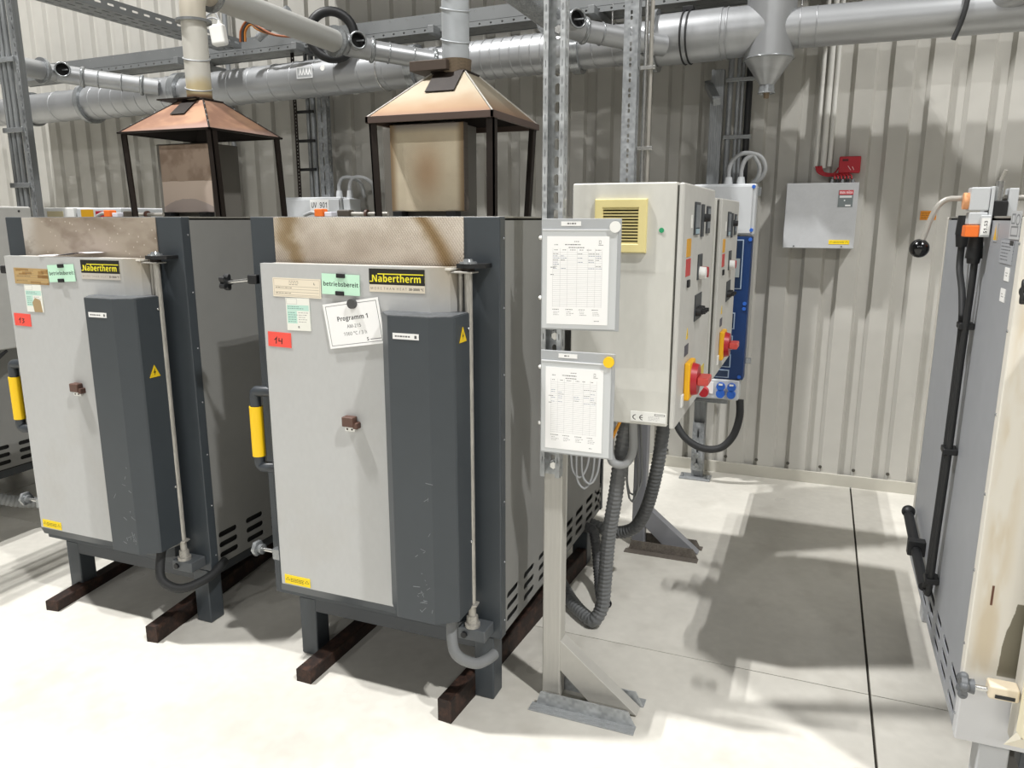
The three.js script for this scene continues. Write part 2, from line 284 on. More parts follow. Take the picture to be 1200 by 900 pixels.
const certTex = (c, brown) => print(320, 130, (g, w, h) => { bg(g, w, h, c); if (brown) { g.fillStyle = 'rgba(120,80,30,0.45)'; for (let i = 0; i < 14; i++) g.fillRect(rnd() * w, rnd() * h, 40 + rnd() * 80, 8 + rnd() * 20); } g.strokeStyle = '#6b6152'; g.strokeRect(8, 8, w - 16, h - 16); lines(g, 110, 18, 90, 3, 12, '#675d4e', 3); for (let y = 56; y < 120; y += 19) { g.fillStyle = '#7a705f'; g.fillRect(14, y, w - 28, 1.5); } lines(g, 18, 64, 150, 1, 10, '#554c40', 4); lines(g, 18, 102, 120, 1, 10, '#554c40', 4); g.fillStyle = '#5a5245'; g.font = 'bold 22px sans-serif'; g.fillText('L', 272, 40); });
const testTex = (torn) => print(160, 230, (g, w, h) => { bg(g, w, h, '#e9e9e0'); g.fillStyle = '#b9dccf'; g.fillRect(6, 50, w - 12, 40); g.fillRect(6, 92, 66, 88); g.strokeStyle = '#777'; g.strokeRect(6, 6, 70, 36); lines(g, 12, 60, 120, 2, 13, '#4b6a60', 3); lines(g, 12, 102, 56, 5, 16, '#4b6a60', 3); lines(g, 82, 102, 64, 5, 16, '#666', 3); g.fillStyle = '#333'; g.font = 'bold 22px sans-serif'; g.fillText('8', 74, 212); if (torn) { g.fillStyle = '#a8916c'; g.beginPath(); g.moveTo(90, 110); g.lineTo(140, 130); g.lineTo(150, 230); g.lineTo(70, 230); g.lineTo(60, 150); g.fill(); } });
const redNo = (n) => print(128, 84, (g, w, h) => { bg(g, w, h, '#ee5448'); g.strokeStyle = '#2c1512'; g.lineWidth = 5; g.beginPath(); g.moveTo(36, 46); g.lineTo(48, 32); g.lineTo(44, 66); if (n === '14') { g.moveTo(62, 34); g.lineTo(60, 50); g.lineTo(78, 50); g.moveTo(78, 34); g.lineTo(76, 66); } else { g.moveTo(60, 34); g.lineTo(76, 36); g.lineTo(66, 46); g.lineTo(76, 54); g.lineTo(60, 66); } g.stroke(); });
const yelWarn = print(200, 84, (g, w, h) => { bg(g, w, h, '#f2d216'); g.strokeStyle = '#5d5212'; g.lineWidth = 3; for (const x of [10, w - 40]) { g.beginPath(); g.moveTo(x, 50); g.lineTo(x + 15, 24); g.lineTo(x + 30, 50); g.closePath(); g.stroke(); } lines(g, 46, 28, 108, 3, 13, '#4c430e', 6); });
const smallTag = print(160, 36, (g, w, h) => { bg(g, w, h, '#e8e8e6'); lines(g, 14, 14, 100, 1, 8, '#555', 9); g.fillStyle = '#555'; g.fillRect(134, 10, 14, 18); });
const triTex = print(64, 64, (g, w, h) => { bg(g, w, h, '#e5c21c'); g.fillStyle = '#1a1a1a'; g.beginPath(); g.moveTo(35, 16); g.lineTo(24, 42); g.lineTo(31, 40); g.lineTo(28, 56); g.lineTo(40, 34); g.lineTo(33, 36); g.closePath(); g.fill(); });
const formTex = (s) => print(512, 724, (g, w, h) => {
  seed = s; bg(g, w, h, '#f2f2f1'); g.fillStyle = '#555'; lines(g, 225, 40, 60, 1, 8, '#666', 5); lines(g, 60, 66, 40, 1, 8, '#777', 6); lines(g, 150, 64, 170, 1, 9, '#444', 7); lines(g, 180, 88, 150, 1, 9, '#555', 6); g.strokeStyle = '#777'; g.lineWidth = 3; g.strokeRect(430, 34, 14, 26); g.fillStyle = '#666'; g.fillRect(424, 68, 40, 4);
  for (const x of [60, 130, 190, 270, 330, 400]) lines(g, x, 108, 44, 1, 8, '#666', 5);
  for (let y = 130; y < 580; y += 17) { g.fillStyle = '#b5b5b5'; g.fillRect(48, y, 410, 2); } for (const x of [48, 110, 170, 250, 340, 400, 456]) { g.fillStyle = '#c4c4c4'; g.fillRect(x, 98, 2, 482); }
  for (let i = 0; i < 8; i++) for (const x of [52, 116, 256, 345, 405]) if (rnd() > 0.35) lines(g, x, 140 + i * 17 + (s % 3) * 40, 44, 1, 8, i % 3 ? '#6f7893' : '#444', 4);
  for (const x of [50, 160, 270, 380]) { lines(g, x, 598, 66, 1, 8, '#555', 5); lines(g, x + 8, 618, 60, 3, 13, '#999', 4); } lines(g, 400, 690, 40, 1, 8, '#666', 5); for (let i = 0; i < 2; i++) lines(g, 30, 250 + i * 60, 40, 1, 8, '#444', 5);
});
const uvTex = print(256, 100, (g, w, h) => { bg(g, w, h, '#ececea'); g.fillStyle = '#23262a'; g.font = 'bold 66px monospace'; g.textAlign = 'center'; g.fillText('UV 901', w / 2, 74, w - 30); });
const ceTex = print(256, 100, (g, w, h) => { bg(g, w, h, '#e9e9e4'); g.strokeStyle = '#222'; g.lineWidth = 7; g.beginPath(); g.arc(42, 58, 24, Math.PI * 0.55, Math.PI * 1.45); g.stroke(); g.beginPath(); g.arc(92, 58, 24, Math.PI * 0.55, Math.PI * 1.45); g.moveTo(68, 58); g.lineTo(90, 58); g.stroke(); lines(g, 130, 40, 100, 4, 12, '#999', 3); g.strokeStyle = '#444'; g.lineWidth = 4; g.strokeRect(176, 14, 70, 14); });
const smaTex = print(160, 190, (g, w, h) => { bg(g, w, h, '#6f7778'); g.fillStyle = '#c22b38'; g.fillRect(6, 0, 154, 52); g.fillStyle = '#f3e9e9'; g.font = 'bold 38px sans-serif'; g.textAlign = 'center'; g.fillText('BMA NÄSA', 82, 40, 140); g.fillStyle = '#d8d8d8'; g.fillRect(14, 62, 132, 24); g.fillStyle = '#eee'; g.beginPath(); g.arc(70, 116, 8, 0, 7); g.fill(); g.fillRect(80, 164, 60, 16); });
const orangeTex = print(160, 90, (g, w, h) => { bg(g, w, h, '#d98a1c'); lines(g, 10, 14, 130, 5, 15, '#43300f', 6); });

// ---------------------------------------------------------------- chamber furnaces (built at the place of number 14, then moved)
const FX0 = -1.86, FX1 = -0.916, FZ = -2.19, FB = -3.475, FY0 = 0.24, FY1 = 1.655, FC = (FX0 + FX1) / 2;
function slotPanel(dir) { // side panel with groups of three ventilation slots, normal along dir*x
  const w = 1.21, h = FY1 - FY0 - 0.02, slots = [];
  for (const zc of [-2.297, -2.46, -2.62, -2.785, -2.948, -3.10, -3.262, -3.41]) for (const k of [0, 1, 2]) slots.push([0, 0.375 - k * 0.044, 0.108, 0.0235, zc + 0.0]);
  const zc0 = (FZ - 0.04 + FZ - 0.04 - w) / 2, yc = (FY0 + FY1) / 2;
  const g = slotG(w, h, 0.004, slots.map(([, y, sw, sh, z]) => [dir * (zc0 - z), y - yc, sw, sh]));
  const q = metreUV(g); q.rotateY(dir * Math.PI / 2); return [q, zc0, yc];
}
const star = (() => { const s = new THREE.Shape(); for (let i = 0; i <= 60; i++) { const a = i / 60 * Math.PI * 2, r = 0.021 + 0.006 * Math.cos(a * 5); const p = [Math.cos(a) * r, Math.sin(a) * r]; i ? s.lineTo(...p) : s.moveTo(...p); } const g = new THREE.ExtrudeGeometry(s, { depth: 0.016, bevelEnabled: true, bevelSize: 0.003, bevelThickness: 0.003, bevelSegments: 2 }); g.translate(0, 0, -0.008); g.rotateY(Math.PI / 2); return g; })();
function furnace(o) {
  const t = thing('chamber_furnace', o.label, 'furnace', FC, 0, FZ, 'chamber furnaces');
  const { body, side, door } = o;
  // casing
  box('body', std(0x141414, 0.8), t, FX0 + 0.012, FX1 - 0.012, FY0, FY1 - 0.004, FB, FZ - 0.02, 0);
  const ff = M('front_frame', metreUV(RB(FX1 - FX0, FY1 - FY0 + 0.002, 0.045, 0.004)), o.frameMat || body, t, FC, (FY0 + FY1) / 2, FZ - 0.0225); if (o.frameMat) ff.geometry = fitUV(RB(FX1 - FX0, FY1 - FY0 + 0.002, 0.045, 0.004));
  for (let i = 0; i < 7; i++) for (const s of [FX0, FX1]) M('rivet', new THREE.SphereGeometry(0.004, 8, 6), galv, ff, s, FY0 + 0.06 + i * 0.215, FZ - 0.03);
  box('rear_frame', body, t, FX0, FX1, FY0, FY1, FB - 0.03, FB, 0.004);
  for (const d of [-1, 1]) { const [g, zc, yc] = slotPanel(d); const m = M('side_panel', g, side, t, d > 0 ? FX1 - 0.002 : FX0 + 0.002, yc, zc); if (o.sideLabel) m.userData.label = o.sideLabel; }
  box('top_plate', std(0xb9b5aa, 0.45, 0.3, { map: rep(galvT, 1, 1) }), t, FX0 + 0.004, FX1 - 0.004, FY1 - 0.004, FY1 + 0.002, FB, FZ - 0.044, 0.001);
  // base frame and legs
  box('base_frame', anthraciteDark, t, -1.70, -1.00, 0.187, FY0, FZ - 0.062, FZ - 0.004, 0.003);
  box('base_frame', anthraciteDark, t, -1.70, -1.00, 0.187, FY0, -3.42, -3.36, 0.003);
  for (const x of [o.noHandle ? -1.80 : -1.755, -1.02]) { box('base_frame', anthraciteDark, t, x + 0.01, x + 0.065, 0.187, FY0, -3.36, FZ - 0.062, 0.003);
    for (const z of [FZ - 0.08, -3.42]) box('leg', o.legMat || anthracite, t, x, x + 0.075, 0, FY0, z, z + 0.078, 0.006); }
  // steel plate above the door
  if (o.plate) { const g = fitUV(RB(0.72, 0.200, 0.005, 0.001)); const m = M('heat_plate', g, o.plate, t, -1.397, 1.5545, FZ + 0.0015); m.userData.label = 'heat-stained bare steel plate above the door'; }
  // door: frame tray, skin with a bent right edge
  const dz = -2.075, dr = M('door', metreUV(planPrism([[o.noHandle ? -1.745 : -1.775, -2.168], [o.noHandle ? -1.745 : -1.775, -2.118], [o.noHandle ? -1.74 : -1.765, -2.108], [-1.10, -2.108], [-1.047, -2.135], [-1.03, -2.168]], 0.306, 1.496)), body, t, 0, 0, 0);
  dr.position.set(0, 0, 0).sub(off(t)); // the tray carries the skin and all that is fixed to it
  const skin = planPrism([[-1.742, -2.108], [-1.736, dz - 0.004], [-1.732, dz], [-1.10, dz], [-1.047, -2.108], [-1.033, -2.166], [-1.05, -2.16], [-1.10, -2.11]], 0.352, 1.505);
  M('door_skin', fitUV(skin), door, dr, 0, 0, 0);
  { // chamfer strip under the skin
    const g = new THREE.BufferGeometry(); const p = [[-1.737, 0.352, dz], [-1.10, 0.352, dz], [-1.10, 0.306, -2.108], [-1.765, 0.306, -2.108], [-1.737, 0.352, -2.11], [-1.10, 0.352, -2.11]]; const f = [0, 3, 2, 0, 2, 1, 0, 4, 3, 1, 2, 5];
    const pos = []; f.forEach((i) => pos.push(...p[i])); g.setAttribute('position', new THREE.Float32BufferAttribute(pos, 3)); g.computeVertexNormals(); fitUV(g); M('bottom_chamfer', g, o.noHandle ? std(0xd9d3c2, 0.5, 0, { side: THREE.DoubleSide }) : std(0x40464b, 0.42, 0, { side: THREE.DoubleSide }), dr, 0, 0, 0); }
  box('top_seal', std(0xd6d2c8, 0.5), dr, -1.737, -1.04, 1.496, 1.503, -2.168, -2.1, 0.001);
  // cover of the connections on the door
  const cv = M('heater_cover', metreUV(planPrism([[-1.25, -2.09], [-1.25, -2.04], [-1.191, -1.972], [-1.187, -1.97], [-1.052, -1.97], [-0.992, -2.012], [-0.988, -2.018], [-0.992, -2.135], [-1.03, -2.135], [-1.06, -2.10]], 0.385, 1.366)), anthracite, t, 0, 0, 0);
  cv.position.set(0, 0, 0).sub(off(t)); cv.userData.label = 'tall anthracite sheet-metal cover with chamfered edges';
  M('cover_lid', planPrism([[-1.249, -2.09], [-1.249, -2.041], [-1.19, -1.972], [-1.053, -1.972], [-0.994, -2.013], [-0.995, -2.133], [-1.03, -2.133], [-1.06, -2.10]], 1.366, 1.369), std(0x84878a, 0.5, 0.3, { map: rep(galvT, 4, 4) }), cv, 0, 0, 0);
  plate('label_strip', smallTag, cv, -1.128, 1.308, -1.9693, 0.088, 0.018, 0, 0);
  { const g = new THREE.ExtrudeGeometry(new THREE.Shape([[-0.026, 0], [0.026, 0], [0, 0.046]].map((p) => new THREE.Vector2(...p))), { depth: 0.0015, bevelEnabled: false }); const m = M('warning_triangle', fitUV(g), std(0xffffff, 0.5, 0, { map: triTex }), cv, -0.9886, o.triY, -2.07, 0, Math.PI / 2 + 0.03, 0); }
  for (let i = 0; i < 2; i++) M('screw', new THREE.SphereGeometry(0.005, 8, 6), chrome, cv, -0.989, 0.62 + i * 0.7, -2.115);
  { const sc = std(0x74797d, 0.6), rs = seed; seed = o.seedN; const gs = []; for (let i = 0; i < 22; i++) { const g = B(0.005 + rnd() * 0.02, 0.001 + rnd() * 0.0014, 0.0006); g.rotateZ((rnd() - 0.5) * 1.4 + (rnd() > 0.6 ? 1.4 : 0)); g.translate(-1.06 - rnd() * rnd() * 0.1, 0.42 + rnd() * rnd() * 0.55, -1.9698); gs.push(g); } const m = centred('paint_scratches', mergeGeometries(gs), sc, cv); m.userData.kind = 'stuff'; seed = rs; }
  // thermocouple plug
  const pl = new THREE.Group(); pl.name = 'thermocouple_plug'; pl.position.set(-1.4, 0.99, dz).sub(off(dr)); dr.add(pl);
  pl.name = 'thermocouple_plug'; dr.remove(pl);
  M('thermocouple_plug', mergeGeometries([RB(0.044, 0.034, 0.03, 0.004).toNonIndexed(), RB(0.018, 0.022, 0.03, 0.004).toNonIndexed().translate(0.026, -0.012, -0.004)]), brownPlastic, dr, -1.402, 0.997, dz + 0.012);
  box('plug_contact', white, dr, -1.421, -1.383, 0.962, 0.979, dz, dz + 0.012, 0.002);
  for (const x of [-1.412, -1.394]) cyl('contact_pin', std(0x3a2f2a, 0.5), dr, V(x, 0.970, dz + 0.008), V(x, 0.970, dz + 0.0128), 0.0035, 0.0035, 8);
  // stickers
  if (o.stickers) {
    plate('certificate_label', o.certTex, dr, -1.590, 1.428, dz + 0.001, 0.19, 0.062, -0.01);
    plate('inspection_label', o.testTex, dr, -1.590, 1.341, dz + 0.001, 0.094, 0.108, 0.01);
    plate('red_number_label', redNo(o.no), dr, -1.672, 1.252, dz + 0.001, 0.094, 0.05, -0.02);
    plate('logo_plate', logoTex(o.no === '13'), dr, -1.214, 1.462, dz + 0.001, 0.196, 0.072);
    plate('warning_label', yelWarn, dr, -1.662, 0.374, dz + 0.001, 0.11, 0.034, -0.01);
  }
  // hinge on the right
  const rx = -0.998, rz = -2.135;
  cyl('hinge_rod', rodMetal, t, V(rx, 0.345, rz), V(rx, 1.487, rz), 0.0125);
  cyl('hinge_strip', rodMetal, t, V(rx - 0.028, 0.40, rz - 0.006), V(rx - 0.028, 1.487, rz - 0.006), 0.008, 0.008, 8);
  box('hinge_bracket', rodMetal, t, rx - 0.085, rx + 0.022, 1.487, 1.493, rz - 0.03, rz + 0.024, 0.002);
  { const g = planPrism([[rx - 0.03, -2.185], [rx - 0.03, rz + 0.02], [rx + 0.02, rz + 0.028], [rx + 0.055, rz - 0.0], [rx + 0.055, -2.19]], 1.503, 1.516); centred('hinge_support', g, black, t); }
  cyl('hinge_cap', galv, t, V(rx, 1.516, rz), V(rx, 1.522, rz), 0.028, 0.026); cyl('hinge_cap', galv, t, V(rx, 1.522, rz), V(rx, 1.53, rz), 0.017, 0.013);
  cyl('hinge_neck', brownSteel, t, V(rx, 1.487, rz), V(rx, 1.503, rz), 0.02);
  { const g = planPrism([[rx - 0.085, -2.05], [rx - 0.06, -2.10], [rx - 0.02, rz - 0.02], [rx + 0.018, rz - 0.018], [rx + 0.022, rz + 0.012], [rx, rz + 0.022], [rx - 0.05, -2.07]], 0.384, 0.389); centred('lower_hinge_bracket', g, rodMetal, t); }
  cyl('hinge_nut', rodMetal, t, V(rx, 0.318, rz), V(rx, 0.345, rz), 0.021, 0.019, 6); cyl('hinge_nut', rodMetal, t, V(rx, 0.305, rz), V(rx, 0.318, rz), 0.026, 0.026, 16);
  box('hinge_block', std(0x5b5f62, 0.5, 0.2), t, rx - 0.045, rx + 0.055, 0.262, 0.305, -2.19, -2.112, 0.004); cyl('hinge_bolt', black, t, V(rx - 0.02, 0.282, -2.112), V(rx - 0.02, 0.282, -2.104), 0.011, 0.011, 10);
  tube('door_cable', o.hoseMat || hoseGrey, t, [[-1.032, 0.40, -2.07], [-1.034, 0.34, -2.05], [-1.005, 0.265, -2.02], [-0.95, 0.225, -2.05], o.hoseIn ? [-0.90, 0.235, -2.16] : [-0.925, 0.222, -2.09], o.hoseIn ? [-0.91, 0.26, -2.26] : [-0.915, 0.222, -2.13]], 0.018, 36, 12);
  // handle with yellow grip
  const hx = -1.828, hz = -2.115;
  if (!o.noHandle) {
  tube('handle', anthraciteDark, t, [[-1.737, 1.055, -2.125], [-1.80, 1.055, hz], [hx + 0.003, 1.05, hz], [hx, 1.03, hz], [hx, 0.92, hz], [hx, 0.81, hz], [hx, 0.79, hz], [hx + 0.006, 0.778, hz], [-1.79, 0.776, hz], [-1.765, 0.776, -2.125]], 0.0195, 60, 12);
  cyl('handle_grip', yellow, t, V(hx, 0.815, hz), V(hx, 0.998, hz), 0.0235);
  }
  // latches on the left edge
  const lz = -2.13;
  if (o.latchOut) { cyl('latch_rod', chrome, t, V(-1.925, 1.432, lz), V(-1.80, 1.446, lz), 0.006, 0.006, 10); M('latch_knob', star, black, t, -1.932, 1.432, lz); box('latch_clamp', black, t, -1.83, -1.79, 1.43, 1.462, lz - 0.018, lz + 0.012, 0.005); }
  else M('latch_knob', star, black, t, -1.865, 1.486, -2.06);
  { const rodY = 0.447; M('lower_latch_knob', mergeGeometries([new THREE.CylinderGeometry(0.030, 0.030, 0.014, o.latchOut ? 6 : 20).toNonIndexed(), new THREE.CylinderGeometry(0.016, 0.02, 0.02, 12).toNonIndexed().translate(0, -0.016, 0)]).rotateZ(Math.PI / 2), o.latchOut ? galv : std(0x606366, 0.45), t, -1.872, rodY, -2.12); if (!o.latchOut) for (let i = 0; i < 5; i++) M('knob_lobe', new THREE.SphereGeometry(0.0125, 12, 8), std(0x606366, 0.45), t, -1.872, rodY + 0.024 * Math.cos(i * 1.2566), -2.12 + 0.024 * Math.sin(i * 1.2566));
    cyl('latch_rod', chrome, t, V(-1.86, rodY, -2.12), V(-1.80, rodY, -2.12), 0.007, 0.007, 10); if (o.latchOut) box('latch_clamp', galv, t, -1.80, -1.768, rodY - 0.03, rodY + 0.012, -2.14, -2.112, 0.003); else { box('latch_clamp', o.clampMat, t, -1.815, -1.745, rodY - 0.018, rodY + 0.02, -2.15, -2.105, 0.006); box('clamp_slot', black, t, -1.80, -1.755, rodY - 0.012, rodY - 0.002, -2.106, -2.1035, 0); } }
  // limit switch block on the upper left side
  switchUnit(t, o.switchFull, o.switchDx || 0);
  return t;
}
function switchUnit(t, full, dx) {
  const z = -2.62, x = FX0 + dx;
  if (!full) {
    box('switch_cap', orange, t, x - 0.008, x + 0.030, 1.657, 1.688, z - 0.02, z + 0.02, 0.004); box('limit_switch', std(0xd9d9e2, 0.5), t, x + 0.032, x + 0.066, 1.657, 1.676, z - 0.03, z + 0.01, 0.003);
    box('actuator_fork', std(0x4a443c, 0.5), t, x + 0.077, x + 0.135, FY1 + 0.002, 1.684, z - 0.05, z - 0.01, 0.006); cyl('lifting_lever', rodMetal, t, V(x + 0.13, 1.668, z - 0.03), V(x + 0.30, 1.668, z - 0.03), 0.008, 0.008, 10); cyl('lever_collar', brownPlastic, t, V(x + 0.2, 1.668, z - 0.03), V(x + 0.21, 1.668, z - 0.03), 0.017, 0.017, 14);
    tube('switch_cable', cableGrey, t, [[x - 0.006, 1.667, z], [x - 0.03, 1.674, z], [x - 0.055, 1.668, z], [x - 0.07, 1.662, z]], 0.008, 16, 8);
    return;
  }
  box('switch_bracket', plasticGrey, t, x - 0.012, x - 0.002, 1.60, 1.74, z - 0.11, z + 0.03, 0.003);
  box('limit_switch', plasticGrey, t, x - 0.062, x - 0.013, 1.672, 1.738, z - 0.03, z + 0.03, 0.004);
  box('limit_switch', plasticGrey, t, x - 0.060, x - 0.013, 1.632, 1.668, z - 0.03, z + 0.03, 0.004);
  box('switch_cap', orange, t, x - 0.066, x - 0.03, 1.598, 1.631, z - 0.03, z + 0.034, 0.003);
  box('switch_body', plasticGrey, t, x - 0.03, x - 0.004, 1.598, 1.66, z - 0.03, z + 0.036, 0.003);
  plate('switch_label', print(64, 110, (g, w, h) => { bg(g, w, h, '#efefec'); g.save(); g.translate(44, 100); g.rotate(-Math.PI / 2); g.fillStyle = '#444'; g.font = 'bold 34px sans-serif'; g.fillText('S1.S3', 0, 0, 90); g.restore(); }), t, x - 0.017, 1.628, z + 0.0375, 0.022, 0.048);
  cyl('switch_disc', std(0xe0a273, 0.5), t, V(x - 0.076, 1.70, z), V(x - 0.062, 1.70, z), 0.024, 0.024, 18);
  cyl('actuator', chrome, t, V(x + 0.012, 1.69, z), V(x + 0.012, 1.755, z), 0.011, 0.011, 12); cyl('actuator', rodMetal, t, V(x + 0.012, 1.755, z), V(x + 0.02, 1.785, z + 0.01), 0.005, 0.005, 8);
  box('actuator_fork', black, t, x, x + 0.035, 1.655, 1.70, z - 0.025, z + 0.02, 0.003);
  if (full) {
    tube('lifting_lever', rodMetal, t, [[x + 0.9, 1.708, z - 0.02], [x + 0.4, 1.708, z - 0.02], [x - 0.085, 1.708, z - 0.02], [x - 0.115, 1.706, z - 0.02], [x - 0.135, 1.69, z - 0.02], [x - 0.150, 1.655, z - 0.02], [x - 0.17, 1.578, z - 0.02]], 0.0085, 90, 10);
    M('lever_ball', new THREE.SphereGeometry(0.028, 24, 16), blackGloss, t, x - 0.174, 1.562, z - 0.02);
    cyl('lever_collar', rodMetal, t, V(x + 0.09, 1.708, z - 0.02), V(x + 0.099, 1.708, z - 0.02), 0.026, 0.026, 18);
    box('mount_plate', plasticGrey, t, x + 0.036, x + 0.06, 1.61, 1.735, z - 0.05, z + 0.012, 0.003);
    // cables and glands down the side
    const cx = x - 0.028;
    cyl('cable_gland', black, t, V(cx, 1.66, z - 0.26), V(cx, 1.60, z - 0.26), 0.02, 0.023, 14); cyl('cable_gland', black, t, V(cx, 1.598, z - 0.02), V(cx - 0.0, 1.535, z - 0.02), 0.019, 0.023, 14);
    cyl('gland_nut', black, t, V(cx, 1.60, z - 0.26), V(cx, 1.56, z - 0.26), 0.022, 0.017, 10); cyl('gland_nut', black, t, V(cx, 1.57, z - 0.02), V(cx, 1.52, z - 0.02), 0.022, 0.017, 10);
    tube('black_cable', rubber, t, [[cx, 1.58, z - 0.26], [cx, 1.50, z - 0.25], [cx, 1.42, z - 0.14], [cx, 1.32, z - 0.075], [cx, 1.2, z - 0.07], [cx, 0.9, z - 0.078], [cx, 0.6, z - 0.105], [cx, 0.46, z - 0.12], [cx, 0.42, z - 0.15], [cx, 0.415, z - 0.2]], 0.0105, 80, 10);
    tube('black_cable', rubber, t, [[cx + 0.004, 1.53, z - 0.02], [cx + 0.004, 1.45, z - 0.02], [cx + 0.004, 1.35, z - 0.03], [cx + 0.004, 1.2, z - 0.04], [cx + 0.004, 0.9, z - 0.05], [cx + 0.004, 0.6, z - 0.078], [cx + 0.004, 0.45, z - 0.09], [cx + 0.004, 0.41, z - 0.11], [cx + 0.004, 0.40, z - 0.17]], 0.0098, 80, 10);
    for (const [y, dz2] of [[1.33, -0.055], [0.93, -0.065], [0.47, -0.1]]) box('cable_clip', black, t, cx - 0.014, x, y - 0.010, y + 0.010, z + dz2 - 0.03, z + dz2 + 0.03, 0.004);
    cyl('conduit', black, t, V(cx - 0.004, 0.415, z - 0.15), V(cx - 0.004, 0.437, z - 0.48), 0.017, 0.017, 14); cyl('conduit', black, t, V(cx - 0.004, 0.437, z - 0.42), V(cx - 0.004, 0.46, z - 0.72), 0.019, 0.019, 14); M('conduit_elbow', new THREE.SphereGeometry(0.026, 14, 10), black, t, cx - 0.004, 0.47, z - 0.745);
    box('conduit_clamp', black, t, cx - 0.032, x, 0.41, 0.47, z - 0.46, z - 0.42, 0.004);
    plateX('warning_triangle', print(64, 64, (g, w, h) => { bg(g, w, h, '#a3a6ab'); g.fillStyle = '#d9ab28'; g.beginPath(); g.moveTo(32, 4); g.lineTo(6, 58); g.lineTo(58, 58); g.fill(); }), t, x - 0.001, 1.612, z + 0.1, 0.05, 0.05, -1);
    plateX('symbol_label', print(128, 128, (g, w, h) => { bg(g, w, h, '#b9bbbd'); g.strokeStyle = '#777a7d'; g.lineWidth = 8; g.strokeRect(16, 16, 40, 40); g.beginPath(); g.arc(94, 40, 22, 0, 7); g.stroke(); g.strokeRect(20, 72, 86, 40); }), t, x - 0.001, 1.634, z + 0.33, 0.11, 0.07, -1);
    plateX('type_label', print(160, 128, (g, w, h) => { bg(g, w, h, '#a3a6ab'); lines(g, 10, 14, 130, 6, 18, '#55585c', 6); g.fillStyle = '#333'; g.fillRect(110, 0, 46, 26); }), t, x - 0.001, 1.565, z + 0.27, 0.15, 0.06, -1);
    for (const [y, zz] of [[1.51, 0.31], [1.455, 0.292]]) plateX('paper_tag', print(64, 80, (g, w, h) => { bg(g, w, h, '#eeeeec'); lines(g, 16, 30, 30, 2, 16, '#777', 5); }), t, x - 0.001, y, z + zz, 0.055, 0.034, -1);
  }
}
const doorA = std(0xffffff, 0.45, 0, { map: doorT(201) }), doorB = std(0xffffff, 0.45, 0, { map: doorT(231) });
const f14 = furnace({ label: 'grey chamber furnace with the white Programm 1 sheet on its door, beside the document holders', body: anthracite, side: sideGrey, door: doorA, plate: plateA, triY: 1.285, stickers: true, no: '14', certTex: certTex('#e6dcc8'), testTex: testTex(false), latchOut: true, switchDx: -0.02, seedN: 11 });
function chimney(f, x0, x1, y1, mat, label) {
  const c = M('chimney_shield', fitUV(RB(x1 - x0, y1 - 1.678, 0.03, 0.004)), mat, f, (x0 + x1) / 2, (1.678 + y1) / 2, -2.735); c.userData.label = label;
  box('shield_edge', chimSide, c, x1, x1 + 0.003, 1.68, y1 - 0.002, -2.752, -2.718, 0.0005);
  box('chimney_box', std(0x77746e, 0.5, 0.2), f, x0 - 0.055, x1 - 0.06, FY1 + 0.002, y1 + 0.008, -2.97, -2.76, 0.003);
  for (const x of [x0 + 0.035, x1 - 0.05]) box('shield_foot', black, f, x - 0.02, x + 0.02, FY1 + 0.002, 1.678, -2.75, -2.70, 0.001);
}
chimney(f14, -1.603, -1.284, 2.006, chimA, 'brown heat-stained embossed steel shield in front of the chimney box');
const f13 = furnace({ label: 'grey chamber furnace beneath the copper hood, with a sooty plate above its door', body: anthracite, side: sideGrey, door: doorB, plate: plateB, triY: 1.07, stickers: true, no: '13', certTex: certTex('#b79a68', true), testTex: testTex(true), latchOut: true, hoseMat: rubber, hoseIn: true, switchDx: 0.09, seedN: 29 });
chimney(f13, -1.533, -1.24, 1.975, chimB, 'steel shield in front of the chimney box, darker above and paler below');
const SH = V(-1.297, 0, -0.04);
f13.position.add(SH);
const f12 = furnace({ label: 'dark grey chamber furnace cut off at the left edge, slots showing behind the yellow handle', body: anthracite, side: sideGrey, door: doorA, triY: 1.07, latchOut: true, seedN: 3 });
f12.position.x -= 3.325;
const f15 = furnace({ label: 'blue grey chamber furnace with cream front at the right edge, black cables down its side', body: std(0xc9c6bd, 0.5), frameMat: creamFront, side: blueGrey, door: std(0xe4dcc0, 0.5), triY: 1.07, latchOut: false, noHandle: true, switchFull: true, legMat: std(0xb4b6b8, 0.5), clampMat: std(0xddd0b8, 0.5), seedN: 5, sideLabel: 'blue grey side panel with slots' });
f15.position.x += 2.306;

// things fixed to the furnace doors
function readyCard(x, y, z, ry, label) {
  const t = thing('status_card', label, 'card', x, y - 0.035, z); plate('card', readyTex, t, x, y, z, 0.142, 0.066, ry, 0);
  for (const s of [1, -1]) { const b = M('holder_clip', RB(0.032, 0.014, 0.006, 0.002), black, t, x + s * 0.003, y + s * 0.028, z + 0.003, 0, 0, ry); }
}
readyCard(-1.4175, 1.4445, -2.0715, -0.02, 'mint green betriebsbereit card on the furnace door directly above the tilted white sheet');
readyCard(-1.4175 + SH.x, 1.4445, -2.0715 + SH.z, 0.05, 'mint green betriebsbereit card on the left furnace door, beside the brown stained label');
{ const p = plate('program_sheet', progTex, scene, -1.373, 1.322, -2.069, 0.21, 0.146, 0.155); p.name = 'program_sheet'; meta(p, 'white framed sheet reading Programm 1 held tilted by a dark magnet on a furnace door', 'sheet');
  const m = cyl('dark_magnet', std(0x4a4a4a, 0.5), scene, V(-1.373, 1.386, -2.0682), V(-1.373, 1.386, -2.057), 0.0165, 0.0155, 24); meta(m, 'round dark grey magnet holding the Programm 1 sheet', 'magnet'); }
